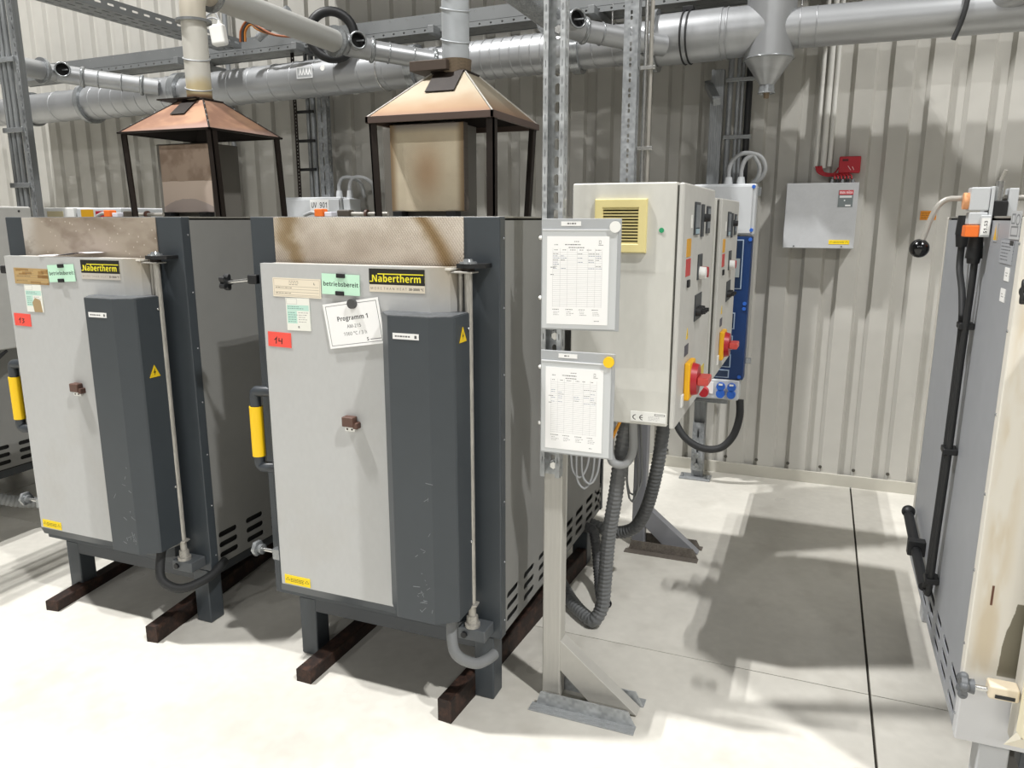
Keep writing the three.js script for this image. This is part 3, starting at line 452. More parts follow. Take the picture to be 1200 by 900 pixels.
{ const g = new THREE.PlaneGeometry(0.24, 0.085, 10, 4); const q = g.attributes.position; for (let i = 0; i < q.count; i++) q.setZ(i, 0.006 * Math.sin(q.getX(i) * 22) + 0.004); g.rotateX(-Math.PI / 2); g.computeVertexNormals();
  const m = M('loose_paper', g, std(0xefeaf0, 0.8, 0, { side: THREE.DoubleSide }), scene, -1.42 + SH.x, 1.512, -2.125 + SH.z, 0, 0.1, 0.02); meta(m, 'loose white paper lying on top of the left furnace door, under the sooty plate', 'paper'); }

// ---------------------------------------------------------------- rusty skid rails
function skid(x, z, len, w, h, ang, label) {
  const g = metreUV(prism([[-w / 2, 0], [w / 2, 0], [w / 2, h - 0.004], [w / 2 - 0.004, h], [-w / 2 + 0.004, h], [-w / 2, h - 0.004]], len), 4); g.translate(0, 0, -len);
  const m = M('skid_rail', g, rust, scene, x, 0, z, 0, ang, 0); meta(m, label, 'rail', 'rusty rails under the furnaces');
}
skid(-1.628, -2.03, 1.42, 0.062, 0.052, -0.01, 'rusty rail under the left leg of the furnace with the Programm sheet');
skid(-1.052, -2.02, 1.33, 0.05, 0.085, -0.06, 'tall rusty rail beside the right leg of the furnace with the Programm sheet');
skid(-2.955, -2.06, 1.4, 0.06, 0.045, 0.14, 'leftmost rusty rail, by the left leg of the furnace under the copper hood');
skid(-2.355, -2.03, 1.4, 0.05, 0.07, 0.125, 'rusty rail beside the right leg of the furnace under the copper hood');

// ---------------------------------------------------------------- exhaust hoods on the furnaces
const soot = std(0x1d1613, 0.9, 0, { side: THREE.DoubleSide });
function hood(dx, dz, mat, label, o) {
  const X0 = -1.617 + dx, X1 = -1.108 + dx, Z0 = -2.585 + dz, Z1 = -3.045 + dz, Y = 2.02, YT = o.top, tx0 = -1.435 + dx, tx1 = -1.295 + dx, tz0 = -2.765 + dz, tz1 = -2.885 + dz;
  const t = thing('exhaust_hood', label, 'hood', (X0 + X1) / 2, FY1, (Z0 + Z1) / 2);
  const A = [V(X0, Y, Z0), V(X1, Y, Z0), V(X1, Y, Z1), V(X0, Y, Z1)], T = [V(tx0, YT, tz0), V(tx1, YT, tz0), V(tx1, YT, tz1), V(tx0, YT, tz1)];
  for (let i = 0; i < 4; i++) { const j = (i + 1) % 4, g = new THREE.BufferGeometry(); const q = [A[i], A[j], T[j], T[i]]; g.setAttribute('position', new THREE.Float32BufferAttribute([...q[0].toArray(), ...q[1].toArray(), ...q[2].toArray(), ...q[3].toArray()], 3)); const tw = A[i].distanceTo(A[j]); g.setAttribute('uv', new THREE.Float32BufferAttribute([0, 0, 1, 0, 0.64, 1, 0.36, 1], 2)); g.setIndex([0, 1, 2, 0, 2, 3]); g.computeVertexNormals();
    const hp = centred('hood_panel', g, mat, t), m0 = hp.position.clone().add(off(t));
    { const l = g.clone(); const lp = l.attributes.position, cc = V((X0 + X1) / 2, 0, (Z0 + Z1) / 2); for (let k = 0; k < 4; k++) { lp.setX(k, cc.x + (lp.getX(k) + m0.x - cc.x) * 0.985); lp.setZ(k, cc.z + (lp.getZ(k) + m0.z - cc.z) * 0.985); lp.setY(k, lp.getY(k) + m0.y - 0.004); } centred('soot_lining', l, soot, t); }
    W('corner_seam', cylG(A[i], T[i], 0.004, 0.004, 6), o.seam, t);
    for (let k = 1; k < 5; k++) { const p = A[j].clone().lerp(T[j], k / 5); if (o.rivets) M('rivet', new THREE.SphereGeometry(0.004, 8, 6), galv, t, p.x, p.y + 0.004, p.z); }
    const a = A[i], b = A[j]; // rim angle
    box('rim', o.rim, t, Math.min(a.x, b.x) - 0.006, Math.max(a.x, b.x) + 0.006, Y - (o.rimH), Y + 0.002, Math.min(a.z, b.z) - 0.006, Math.max(a.z, b.z) + 0.006, 0.001);
    const lx = o.lean[i], p0 = V(A[i].x + (i === 0 || i === 3 ? 0.014 : -0.014), Y - 0.002, A[i].z + (i < 2 ? -0.014 : 0.014));
    const g2 = mergeGeometries([B(0.03, 1, 0.006), B(0.006, 1, 0.03).translate((i === 0 || i === 3) ? -0.012 : 0.012, 0, (i < 2 ? -1 : 1) * 0.012)]); const H = Y - FY1 - 0.002; const ps = g2.attributes.position; for (let k = 0; k < ps.count; k++) { const f = 0.5 - ps.getY(k); ps.setX(k, ps.getX(k) + lx * f); ps.setY(k, (ps.getY(k) - 0.5) * H); }
    M('leg', g2, brownSteel, t, p0.x, p0.y, p0.z);
  }
  // damper slot cover on the front panel, sliding damper plate
  const nrm = A[1].clone().sub(A[0]).cross(T[0].clone().sub(A[0])).normalize(), ang = Math.atan2(nrm.y, nrm.z);
  const pm = A[0].clone().add(A[1]).multiplyScalar(0.5).lerp(T[0].clone().add(T[1]).multiplyScalar(0.5), 0.8), ln = A[0].distanceTo(T[0]);
  M('front_flap', prism([[-o.flap + 0.004, -0.07], [o.flap + 0.004, -0.07], [o.flap + 0.004, 0.05], [-o.flap + 0.004, 0.05]], 0.003), brownSteel, t, pm.x + nrm.x * 0.003, pm.y + nrm.y * 0.003, pm.z + nrm.z * 0.003, -ang, 0, 0);
  if (o.slide) box('damper_slide', std(0x6d5f55, 0.5, 0.4, { map: rep(galvT, 5, 5) }), t, tx0 - 0.075, tx1 - 0.06, YT + 0.006, YT + 0.042, tz1 + 0.01, tz0 + 0.04, 0.002);
  else box('damper_slide', brownSteel, t, tx0 - 0.1, tx1 - 0.02, YT + 0.004, YT + 0.010, tz1 + 0.01, tz0 + 0.03, 0.001);
  box('top_plate', brownSteel, t, tx0 - 0.004, tx1 + 0.004, YT - 0.003, YT + 0.006, tz1 - 0.004, tz0 + 0.004, 0.001);
  cyl('collar', std(0x94826c, 0.5, 0.5, { map: rep(galvT, 4, 4) }), t, V(-1.355 + dx, YT, -2.81 + dz), V(-1.355 + dx, YT + o.collar, -2.81 + dz), 0.056, 0.06, 28);
  return t;
}
hood(0, 0, hoodA, 'pale heat-stained pyramid exhaust hood on dark legs, nearer the bright strut', { top: 2.19, seam: rodMetal, rim: std(0x5a4c46, 0.5, 0.4), rimH: 0.022, rivets: false, lean: [0.012, 0, -0.022, 0], slide: true, flap: 0.06, collar: 0.05 });
hood(SH.x, SH.z, hoodB, 'copper coloured pyramid exhaust hood on dark legs, upper left', { top: 2.165, seam: brownSteel, rim: brownSteel, rimH: 0.006, rivets: true, lean: [0.02, 0.016, 0.02, 0.02], slide: false, flap: 0.04, collar: 0.012 });

// ---------------------------------------------------------------- exhaust pipes and the main ventilation duct
function exhaust(x, z, y0, mat, r, label, o) {
  const t = thing('exhaust_pipe', label, 'pipe', x, y0, z); const Y = 2.64, R = 0.085;
  const rise = M('riser', new THREE.CylinderGeometry(r, r, Y - R - 0.06 - y0, 28), mat, t, x, (y0 + Y - R - 0.06) / 2, z);
  for (const yy of o.seams) { const g = ringG(V(0.22, 1, 0.25), r * 1.06, 0.003); M('spiral_seam', g, pipePale, rise, x, yy, z); }
  cyl('pipe_flange', galv, t, V(x, Y - R - 0.062, z), V(x, Y - R - 0.052, z), r + 0.022, r + 0.022, 28);
  const el = []; for (let i = 0; i <= 8; i++) { const a = i / 8 * Math.PI / 2; el.push([x, Y - R * Math.cos(a) * 1 + 0, z - R * (1 - Math.cos(a)) * 0 - R * Math.sin(a) * 0]); }
  const pts = [[x, Y - R - 0.052, z], [x, Y - R, z]]; for (let i = 1; i < 6; i++) { const a = i / 6 * Math.PI / 2; pts.push([x, Y - R + R * Math.sin(a), z - R * (1 - Math.cos(a))]); } pts.push([x, Y, z - R], [x, Y, z - R - 0.03]);
  tube('elbow', o.elbow || mat, t, pts, r * 1.0, 30, 24);
  cyl('pipe_flange', galv, t, V(x, Y, z - R - 0.03), V(x, Y, z - R - 0.042), r + 0.025, r + 0.025, 28);
  const ze = -3.92; cyl('branch_pipe', o.branch || galvPale, t, V(x, Y, z - R - 0.042), V(x, Y - 0.01, ze), r * 1.12, r * 1.12, 28);
  cyl('pipe_flange', galv, t, V(x, Y - 0.01, ze), V(x, Y - 0.01, ze - 0.02), r + 0.03, r + 0.03, 28); cyl('branch_pipe', galvDuct, t, V(x, Y - 0.01, ze - 0.02), V(x + 0.02, Y - 0.012, ze - 0.12), r * 1.0, r * 1.0, 24);
  // throttle valve with an open stub, then the side pipe into the duct
  const vc = V(x + 0.03, Y - 0.015, ze - 0.16); cyl('valve_body', galvDuct, t, V(x + 0.015, Y - 0.012, ze - 0.1), V(x + 0.09, Y - 0.02, ze - 0.24), r * 1.12, r * 1.12, 24);
  const s0 = V(vc.x + 0.02, vc.y + 0.01, vc.z + 0.03), s1 = V(vc.x + 0.085, vc.y + 0.015, vc.z + 0.085), sd = s1.clone().sub(s0).normalize();
  const ring = new THREE.CylinderGeometry(0.045, 0.045, s0.distanceTo(s1), 22, 1, true); ring.applyQuaternion(new THREE.Quaternion().setFromUnitVectors(V(0, 1, 0), sd)); const sc = s0.clone().add(s1).multiplyScalar(0.5); M('valve_stub', ring, std(0xb2b4b5, 0.45, 0.8, { side: THREE.DoubleSide }), t, sc.x, sc.y, sc.z);
  M('valve_rim', ringG(sd, 0.045, 0.006), galv, t, s1.x, s1.y, s1.z); cyl('valve_disc', darkHole, t, s1.clone().addScaledVector(sd, -0.03), s1.clone().addScaledVector(sd, -0.026), 0.044, 0.044, 20);
  box('valve_blade', galv, t, s1.x - 0.03, s1.x + 0.026, s1.y - 0.004, s1.y + 0.004, s1.z - 0.022, s1.z - 0.014, 0.001);
  const p0 = V(x + 0.09, Y - 0.02, ze - 0.24), p1 = V(x + 0.46, Y - 0.065, ze - 0.56); cyl('side_pipe', galvDuct, t, p0, p1, r * 1.05, r * 1.05, 24);
  const d = p1.clone().sub(p0); for (const f of [0.02, 0.22, 0.52, 0.78]) { const c = p0.clone().addScaledVector(d, f); M(f === 0.02 || f === 0.78 ? 'pipe_flange' : 'seam_ring', ringG(d, r * 1.08, f === 0.02 || f === 0.78 ? 0.014 : 0.004), galv, t, c.x, c.y, c.z); }
  return t;
}
exhaust(-1.355, -2.81, 2.24, pipePale, 0.052, 'pale grey spiral exhaust pipe rising from the pale hood', { seams: [2.31, 2.42, 2.51] });
exhaust(-1.355 + SH.x, -2.85, 2.177, pipeWhite, 0.054, 'whitish exhaust pipe with scorched foot rising from the copper hood of the left furnace', { seams: [2.22, 2.345], branch: std(0xb4b4b0, 0.5, 0.3), elbow: std(0xc4bdae, 0.5, 0.2) });
exhaust(-5.0, -2.85, 2.177, pipePale, 0.054, 'galvanised exhaust branch pipe at the upper left behind the strut', { seams: [], branch: galvDuct });
{
  const t = thing('ventilation_duct', 'large galvanised spiral ventilation duct running along the back wall', 'duct', -1.8, 2.5, -4.6);
  const Z = -4.6, ax = (x) => 2.515 + (x + 5.8) * 0.0235;
  const seg = (a, b, r, rings, name = 'duct_segment') => { cyl(name, galvDuct, t, V(a, ax(a), Z), V(b, ax(b), Z), r, r, 40); const n = Math.round((b - a) / rings); for (let i = 1; i < n; i++) { const x = a + (b - a) * i / n, g = ringG(V(1, 0.02, 0.12), r, 0.004, 36); M('spiral_seam', g, galvDuct, t, x, ax(x), Z); } };
  const flange = (x, r, w = 0.02) => cyl('duct_flange', galv, t, V(x - w, ax(x), Z), V(x + w, ax(x), Z), r, r, 36);
  seg(-6.6, -6.0, 0.10, 0.3); seg(-6.0, -5.36, 0.112, 0.4); seg(-5.36, -4.42, 0.122, 0.115); seg(-4.42, -4.1, 0.105, 0.4); seg(-4.1, -2.5, 0.118, 0.17); seg(-2.5, -2.12, 0.108, 0.12); seg(-2.12, -1.42, 0.114, 0.062); seg(-1.42, -0.95, 0.110, 0.13); seg(-0.95, -0.6, 0.134, 0.4);
  flange(-5.36, 0.15); flange(-6.0, 0.13); flange(-4.43, 0.14, 0.03); flange(-2.5, 0.138, 0.025); flange(-1.42, 0.135, 0.025); flange(-0.96, 0.165, 0.012);
  for (let i = 0; i < 14; i++) { const a = i / 14 * Math.PI * 2; M('flange_bolt', new THREE.SphereGeometry(0.008, 8, 6), galv, t, -0.955, ax(-0.95) + 0.153 * Math.sin(a), Z + 0.153 * Math.cos(a)); }
  // collector tee with drain cone
  const cx = -0.35, R = 0.128; cyl('tee_body', galvDuct, t, V(cx, 2.49, Z), V(cx, 3.4, Z), R, R, 36); M('tee_seam', ringG(V(0, 1, 0), R + 0.002, 0.005), galv, t, cx, 2.49, Z);
  cyl('drain_cone', galvDuct, t, V(cx, 2.355, Z), V(cx, 2.49, Z), 0.036, R, 36); cyl('drain_socket', galv, t, V(cx, 2.318, Z), V(cx, 2.355, Z), 0.042, 0.04, 24); M('drain_rim', ringG(V(0, 1, 0), 0.042, 0.004), galv, t, cx, 2.318, Z); cyl('drain_plug', std(0x8a7a66, 0.5, 0.5), t, V(cx, 2.29, Z), V(cx, 2.318, Z), 0.014, 0.016, 12);
  cyl('duct_segment', galvDuct, t, V(-0.62, ax(-0.6), Z), V(cx, ax(cx), Z), 0.13, 0.126, 40);
  for (const x of [-0.60, -0.57]) M('spiral_seam', ringG(V(1, 0, 0), 0.132, 0.004), galvDuct, t, x, ax(x), Z);
  cyl('duct_segment', galvDuct, t, V(cx, 2.635, Z), V(1.9, 2.635, Z), 0.1, 0.1, 40); for (const x of [-0.2, -0.12]) M('spiral_seam', ringG(V(1, 0, 0), 0.1, 0.003), galvDuct, t, x, 2.635, Z);
  cyl('branch_spigot', galvDuct, t, V(0.62, 2.65, Z), V(1.0, 2.74, Z + 0.28), 0.055, 0.055, 24);
  for (const [x, r] of [[-0.80, 0.137], [-0.77, 0.137]]) M('duct_clamp', ringG(V(1, 0, 0.08), r, 0.005), black, t, x, ax(x), Z); box('clamp_lug', black, t, -0.82, -0.76, ax(-0.8) + 0.135, ax(-0.8) + 0.16, Z - 0.03, Z + 0.03, 0.004);
  M('duct_clamp', ringG(V(1, 0, 0.1), 0.121, 0.005), chrome, t, -2.72, ax(-2.72), Z);
  const logoM = plate('duct_plate', print(160, 90, (g, w, h) => { bg(g, w, h, '#9fa2a3'); g.strokeStyle = '#e6e6e6'; g.lineWidth = 5; g.strokeRect(6, 6, w - 12, h - 12); g.lineWidth = 9; g.beginPath(); for (let i = 0; i < 4; i++) { g.moveTo(26 + i * 30, 64); g.lineTo(40 + i * 30, 24); g.lineTo(50 + i * 30, 64); } g.stroke(); }), t, -3.27, ax(-3.27) + 0.02, Z + 0.1195, 0.13, 0.075);
  cyl('round_sticker', white, t, V(-3.13, ax(-3.1) + 0.035, Z + 0.112), V(-3.13, ax(-3.1) + 0.035, Z + 0.117), 0.017, 0.017, 18);
}
{ const m = tube('strap', rubber, scene, [[0.556, 2.742, -4.55], [0.553, 2.70, -4.50], [0.545, 2.63, -4.488], [0.53, 2.56, -4.495], [0.51, 2.50, -4.50]], 0.012, 20, 8); meta(m, 'black strap hanging over the right part of the ventilation duct', 'strap'); }

// ---------------------------------------------------------------- cable trays
function slotsRow(len, pitch, sw, sh, y) { const r = []; for (let q = -len / 2 + pitch; q < len / 2 - pitch / 2; q += pitch) r.push([q, y, sw, sh]); return r; }
{
  const t = thing('cable_tray', 'long grey slotted cable tray above the ventilation duct along the wall', 'cable tray', -1.9, 2.8, -4.72);
  const x0 = -6.4, x1 = 0.1, L = x1 - x0, cx = (x0 + x1) / 2, sl = 0.0175, yc = 2.842;
  const g = slotG(L, 0.075, 0.002, slotsRow(L, 0.12, 0.006, 0.006, 0.02)); M('tray_side', g, trayMetal, t, cx, yc + 0.008, -4.6, 0, 0, sl);
  const g2 = slotG(L, 0.03, 0.002, slotsRow(L, 0.075, 0.014, 0.012, 0)); M('tray_foot', g2, trayMetal, t, cx, yc - 0.05, -4.59, 0, 0, sl);
  const b = slotG(L, 0.3, 0.002, [...slotsRow(L, 0.12, 0.06, 0.008, 0.07), ...slotsRow(L, 0.12, 0.06, 0.008, -0.07)]); b.rotateX(Math.PI / 2); M('tray_bottom', b, trayMetal, t, cx, yc - 0.032, -4.75, 0, 0, sl);
  M('tray_side', B(L, 0.075, 0.002), trayMetal, t, cx, yc, -4.9, 0, 0, sl);
  for (let i = 0; i < 6; i++) { const x = -5.4 + i * 1.02; box('tray_arm', trayMetal, t, x - 0.02, x + 0.02, 2.755 + (x + 3) * 0.0175, 2.80 + (x + 3) * 0.0175, WALL, -4.5, 0.003); cyl('threaded_rod', chrome, t, V(x + 0.1, 2.72, -4.6), V(x + 0.1, 2.82 + (x + 3) * 0.0175, -4.6), 0.005, 0.005, 8); }
  const cb = []; for (let i = 0; i < 5; i++) cb.push(cylG(V(x0, yc - 0.045 + i * 0.004 - L / 2 * sl + 0.02, -4.65 - i * 0.05), V(x1, yc + L / 2 * sl - 0.005 + i * 0.004, -4.65 - i * 0.05), 0.012, 0.012, 8)); for (const c of cb) centred('tray_cable', c, rubber, t);
}
{
  const t = thing('cable_tray', 'slotted cable tray crossing from upper left towards the wall tray', 'cable tray', -3.93, 2.8, -3.4);
  const z0 = -4.56, z1 = -1.2, L = z1 - z0, cz = (z0 + z1) / 2, X = -3.94, y = 2.83;
  const b = slotG(L, 0.2, 0.002, [...slotsRow(L, 0.085, 0.055, 0.014, 0.06), ...slotsRow(L, 0.085, 0.055, 0.014, 0.0), ...slotsRow(L, 0.085, 0.055, 0.014, -0.06)]); b.rotateX(Math.PI / 2); b.rotateY(Math.PI / 2); M('tray_bottom', b, trayMetal, t, X, y - 0.03, cz);
  for (const s of [-1, 1]) { const g = slotG(L, 0.06, 0.002, slotsRow(L, 0.085, 0.045, 0.012, 0.0)); g.rotateY(Math.PI / 2); M('tray_side', g, trayMetal, t, X + s * 0.1, y, cz); }
  for (const x of [-0.05, 0.03]) cyl('tray_cable', rubber, t, V(X + x, y - 0.012, z0), V(X + x, y - 0.012, z1), 0.011, 0.011, 8);
}
{ const t = thing('junction_box', 'white plastic junction box with cable loops on the left cable tray', 'box', -3.80, 2.79, -4.3);
  M('box_body', RB(0.1, 0.13, 0.07, 0.018), white, t, -3.80, 2.83, -4.3, 0, 0.3, 0.12); cyl('gland', white, t, V(-3.79, 2.89, -4.3), V(-3.785, 2.92, -4.3), 0.014, 0.012, 10);
  for (const k of [0, 1]) tube('cable_loop', cableGrey, t, [[-3.785, 2.92, -4.3], [-3.82 - k * 0.02, 2.97 - k * 0.03, -4.3], [-3.88, 2.95 - k * 0.02, -4.29], [-3.90, 2.88, -4.28]], 0.006, 24, 6); }
{ const t = thing('cable_loop', 'brown and black cable loop beside the white junction box', 'cable', -3.6, 2.84, -4.4); for (const [k, m] of [[0, std(0x8a4a22, 0.5)], [1, rubber], [2, std(0xa0621f, 0.5)]]) tube('cable', m, t, [[-3.71 + k * 0.02, 2.80, -4.4], [-3.70 + k * 0.02, 2.87, -4.4], [-3.64 + k * 0.015, 2.925 - k * 0.012, -4.4], [-3.57, 2.89 - k * 0.01, -4.4], [-3.45, 2.83, -4.42 - k * 0.01], [-3.2, 2.80, -4.46]], 0.008, 30, 6); }
{ const m = cyl('support_pipe', galvPale, scene, V(-3.62, 2.83, -4.47), V(-3.36, 2.99, -4.47), 0.026, 0.026, 16); meta(m, 'short slanted grey pipe rising behind the thick branch pipe of the copper hood', 'pipe'); }
{ const m = M('black_disc', new THREE.TorusGeometry(0.14, 0.03, 12, 32), black, scene, -3.0, 2.79, -4.42, 0, 0.6, 0); meta(m, 'black rubber ring standing behind the thick branch pipe of the copper hood', 'ring'); }

// ---------------------------------------------------------------- slotted struts
function channel(t, name, x, y0, y1, z, w, d, mat, o = {}) { // C-channel, open side or web towards +z
  const L = y1 - y0, yc = (y0 + y1) / 2, wz = o.webFront ? z : z - d;
  const sl = []; for (let q = -L / 2 + 0.05; q < L / 2 - 0.03; q += o.pitch || 0.05) { if (o.pair) { sl.push([0, q, o.sw || 0.009, o.sh || 0.016], [0, q + 0.022, o.sw || 0.009, o.sh || 0.016]); } else sl.push([0, q, o.sw || 0.013, o.sh || 0.03]); }
  M(name + '_web', slotG(w, L, 0.0025, sl), mat, t, x, yc, wz);
  for (const s of [-1, 1]) {
    const fs = []; for (let q = -L / 2 + 0.04; q < L / 2 - 0.03; q += 0.05) fs.push([0, q, 0.008, 0.026]);
    const g = slotG(d, L, 0.0025, fs); g.rotateY(Math.PI / 2); M('flange', g, mat, t, x + s * (w / 2 - 0.00125), yc, z - d / 2);
    if (!o.webFront) { const ls = []; for (let q = -L / 2 + 0.06; q < L / 2 - 0.03; q += 0.05) ls.push([0, q, 0.003, 0.02]); M('lip', slotG(0.015, L, 0.0025, ls), mat, t, x + s * (w / 2 - 0.0075), yc, z); }
  }
}
{
  const t = thing('slotted_strut', 'bright galvanised slotted channel strut in front of the white cabinet', 'strut', -0.765, 0.83, -2.255);
  channel(t, 'strut', -0.764, 0.83, 2.75, -2.238, 0.066, 0.034, galvBright, { sw: 0.015, sh: 0.034, pitch: 0.052 });
  for (const y of [2.185, 1.60, 1.29, 0.865]) { cyl('bolt', chrome, t, V(-0.758, y, -2.272), V(-0.758, y, -2.255), 0.012, 0.012, 6); cyl('washer', galv, t, V(-0.758, y, -2.2705), V(-0.758, y, -2.266), 0.017, 0.017, 16); }
}
{
  const t = thing('slotted_strut', 'pale grey slotted channel strut behind the near white cabinet', 'strut', -0.80, 1.2, -3.3);
  channel(t, 'strut', -0.822, 1.0, 3.2, -3.41, 0.062, 0.05, galvPale, { webFront: true, pair: true, pitch: 0.062, sw: 0.010, sh: 0.017 });
  for (const k of [0, 1]) cyl('cable_pipe', k ? rodMetal : chrome, t, V(-0.765 + k * 0.022, 1.0, -3.45), V(-0.765 + k * 0.022, 3.2, -3.45), 0.009, 0.009, 10);
  for (const y of [1.95, 2.28]) { box('pipe_clip', chrome, t, -0.79, -0.72, y - 0.008, y + 0.008, -3.45, -3.435, 0.002); cyl('clip_screw', chrome, t, V(-0.73, y, -3.435), V(-0.73, y, -3.42), 0.006, 0.006, 8); }
}
{
  const t = thing('slotted_strut', 'galvanised wall strut standing on a foot plate beneath the distribution board', 'strut', -0.64, 0, -4.84);
  channel(t, 'strut', -0.645, 0.06, 0.38, -4.815, 0.072, 0.04, galvPale, { webFront: true, pitch: 0.1, sw: 0.010, sh: 0.06 });
  box('column', galvPale, t, -0.682, -0.608, 0.012, 2.5, -4.90, -4.845, 0.003);
  box('foot_plate', galvPale, t, -0.75, -0.555, 0, 0.012, -4.90, -4.79, 0.003); for (const x of [-0.735, -0.57]) cyl('anchor_bolt', galv, t, V(x, 0.012, -4.82), V(x, 0.034, -4.82), 0.010, 0.008, 8);
  for (const y of [0.10, 0.17]) cyl('bolt', galv, t, V(-0.645, y, -4.815), V(-0.645, y, -4.80), 0.014, 0.014, 6);
  const arm = B(0.04, 0.04, 0.3); M('cantilever_arm', arm, trayMetal, t, -0.66, 2.36, -4.76, 0.5, 0.3, 0);
  for (const [x, r, m] of [[-0.575, 0.017, galvPale], [-0.53, 0.012, galvPale], [-0.505, 0.010, galvPale], [-0.468, 0.019, black]]) cyl('riser_conduit', m, t, V(x, 1.84, -4.88), V(x, 2.75, -4.88), r, r, 12);
  for (const y of [2.12, 2.44]) box('conduit_clip', galv, t, -0.60, -0.44, y - 0.012, y + 0.012, -4.885, -4.855, 0.003);
}
{
  const t = thing('slotted_strut', 'galvanised wall strut rising above the UV 901 box', 'strut', -3.3, 1.7, -4.85);
  channel(t, 'strut', -3.375, 1.8, 2.8, -4.80, 0.075, 0.05, galvPale, { webFront: true, pitch: 0.1, sw: 0.012, sh: 0.062 });
  const g = slotG(0.03, 2.8, 0.002, (() => { const r = []; for (let q = -1.35; q < 1.38; q += 0.024) r.push([0, q, 0.006, 0.011]); return r; })()); M('perforated_strip', g, brownSteel, t, -3.60, 1.4, -4.80);
  cyl('riser_conduit', galv, t, V(-3.52, 1.7, -4.84), V(-3.52, 2.8, -4.84), 0.015, 0.015, 10); cyl('riser_conduit', galvPale, t, V(-3.475, 1.7, -4.84), V(-3.475, 2.8, -4.84), 0.02, 0.02, 10);
  for (const y of [2.0, 2.2, 2.4]) box('conduit_clip', black, t, -3.60, -3.46, y - 0.01, y + 0.01, -4.83, -4.81, 0.003);
}
{
  const t = thing('slotted_strut', 'dark galvanised slotted strut with conduits at the left picture edge', 'strut', -4.80, 0, -3.6);
  const g = slotG(0.03, 3.4, 0.002, (() => { const r = []; for (let q = -1.65; q < 1.66; q += 0.05) r.push([0, q, 0.007, 0.024]); return r; })()); M('strut_face', g, galv, t, -4.735, 1.7, -3.56);
  box('column', trayMetal, t, -4.78, -4.742, 0, 3.4, -3.62, -3.565, 0.002);
  for (const [x, r] of [[-4.815, 0.017], [-4.86, 0.016], [-4.90, 0.012]]) cyl('conduit', galv, t, V(x, 1.0, -3.57), V(x, 3.4, -3.57), r, r, 12);
  for (const y of [1.86, 2.2, 2.62]) box('conduit_clip', galv, t, -4.93, -4.75, y - 0.016, y + 0.016, -3.57, -3.545, 0.004);
}
{ // thin conduits up the wall, left of the picture
  const t = thing('wall_conduit', 'pair of thin grey conduits running up the wall behind the copper hood', 'conduit', -4.35, 1.4, -4.97); for (const x of [-4.40, -4.34]) cyl('conduit', x < -4.38 ? rodMetal : galvPale, t, V(x, 1.4, -4.99), V(x, 6, -4.99), x < -4.38 ? 0.012 : 0.018, undefined, 10);
}

// ---------------------------------------------------------------- cabinet stands
const footOld = std(0x8f867c, 0.6, 0.2, { map: rep(galvT, 4, 4) });
function stand(dz, label, top, mat) {
  const t = thing('support_post', label, 'post', -0.77, 0, -2.3 + dz);
  box('post', mat, t, -0.798, -0.732, 0.003, top, -2.335 + dz, -2.276 + dz, 0.006);
  const ang = (z, s) => { const g = prism([[0, 0], [0.045, 0], [0.045, 0.005], [0.005, 0.005], [0.005, 0.045], [0, 0.045]], 0.375); const q = g; q.rotateY(Math.PI / 2); q.scale(1, 1, s); if (s < 0) { const ix = q.index; q.computeVertexNormals(); } return q; };
  for (const [z, s] of [[-2.228 + dz, 1], [-2.345 + dz, -1]]) { // angle irons on both sides of the post, bevelled right end
    const m = [[-0.822, 0], [-0.447, 0], [-0.475, 0.006], [-0.80, 0.006]];
    box('foot_angle', mat === postGrey ? galvBright : footOld, t, -0.815, -0.449, 0.0, 0.005, s > 0 ? z - 0.002 : z - 0.043, s > 0 ? z + 0.043 : z + 0.002, 0.001);
    M('foot_angle', prism([[-0.80, 0], [-0.452, 0], [-0.478, 0.048], [-0.785, 0.048]], 0.005), mat === postGrey ? galvBright : footOld, t, 0, 0.005, z - 0.0025); }
  centred('brace', prism([[-0.732, 0.225], [-0.732, 0.115], [-0.615, 0.008], [-0.462, 0.008]], 0.05, 0.002).translate(0, 0, -2.333 + dz), mat, t);
  return t;
}
stand(0, 'light grey floor post with triangular foot under the bright slotted strut', 0.9, postGrey);
stand(-1.373, 'grey floor post with rusty triangular foot behind the white cabinet', 0.95, std(0x85868a, 0.5));

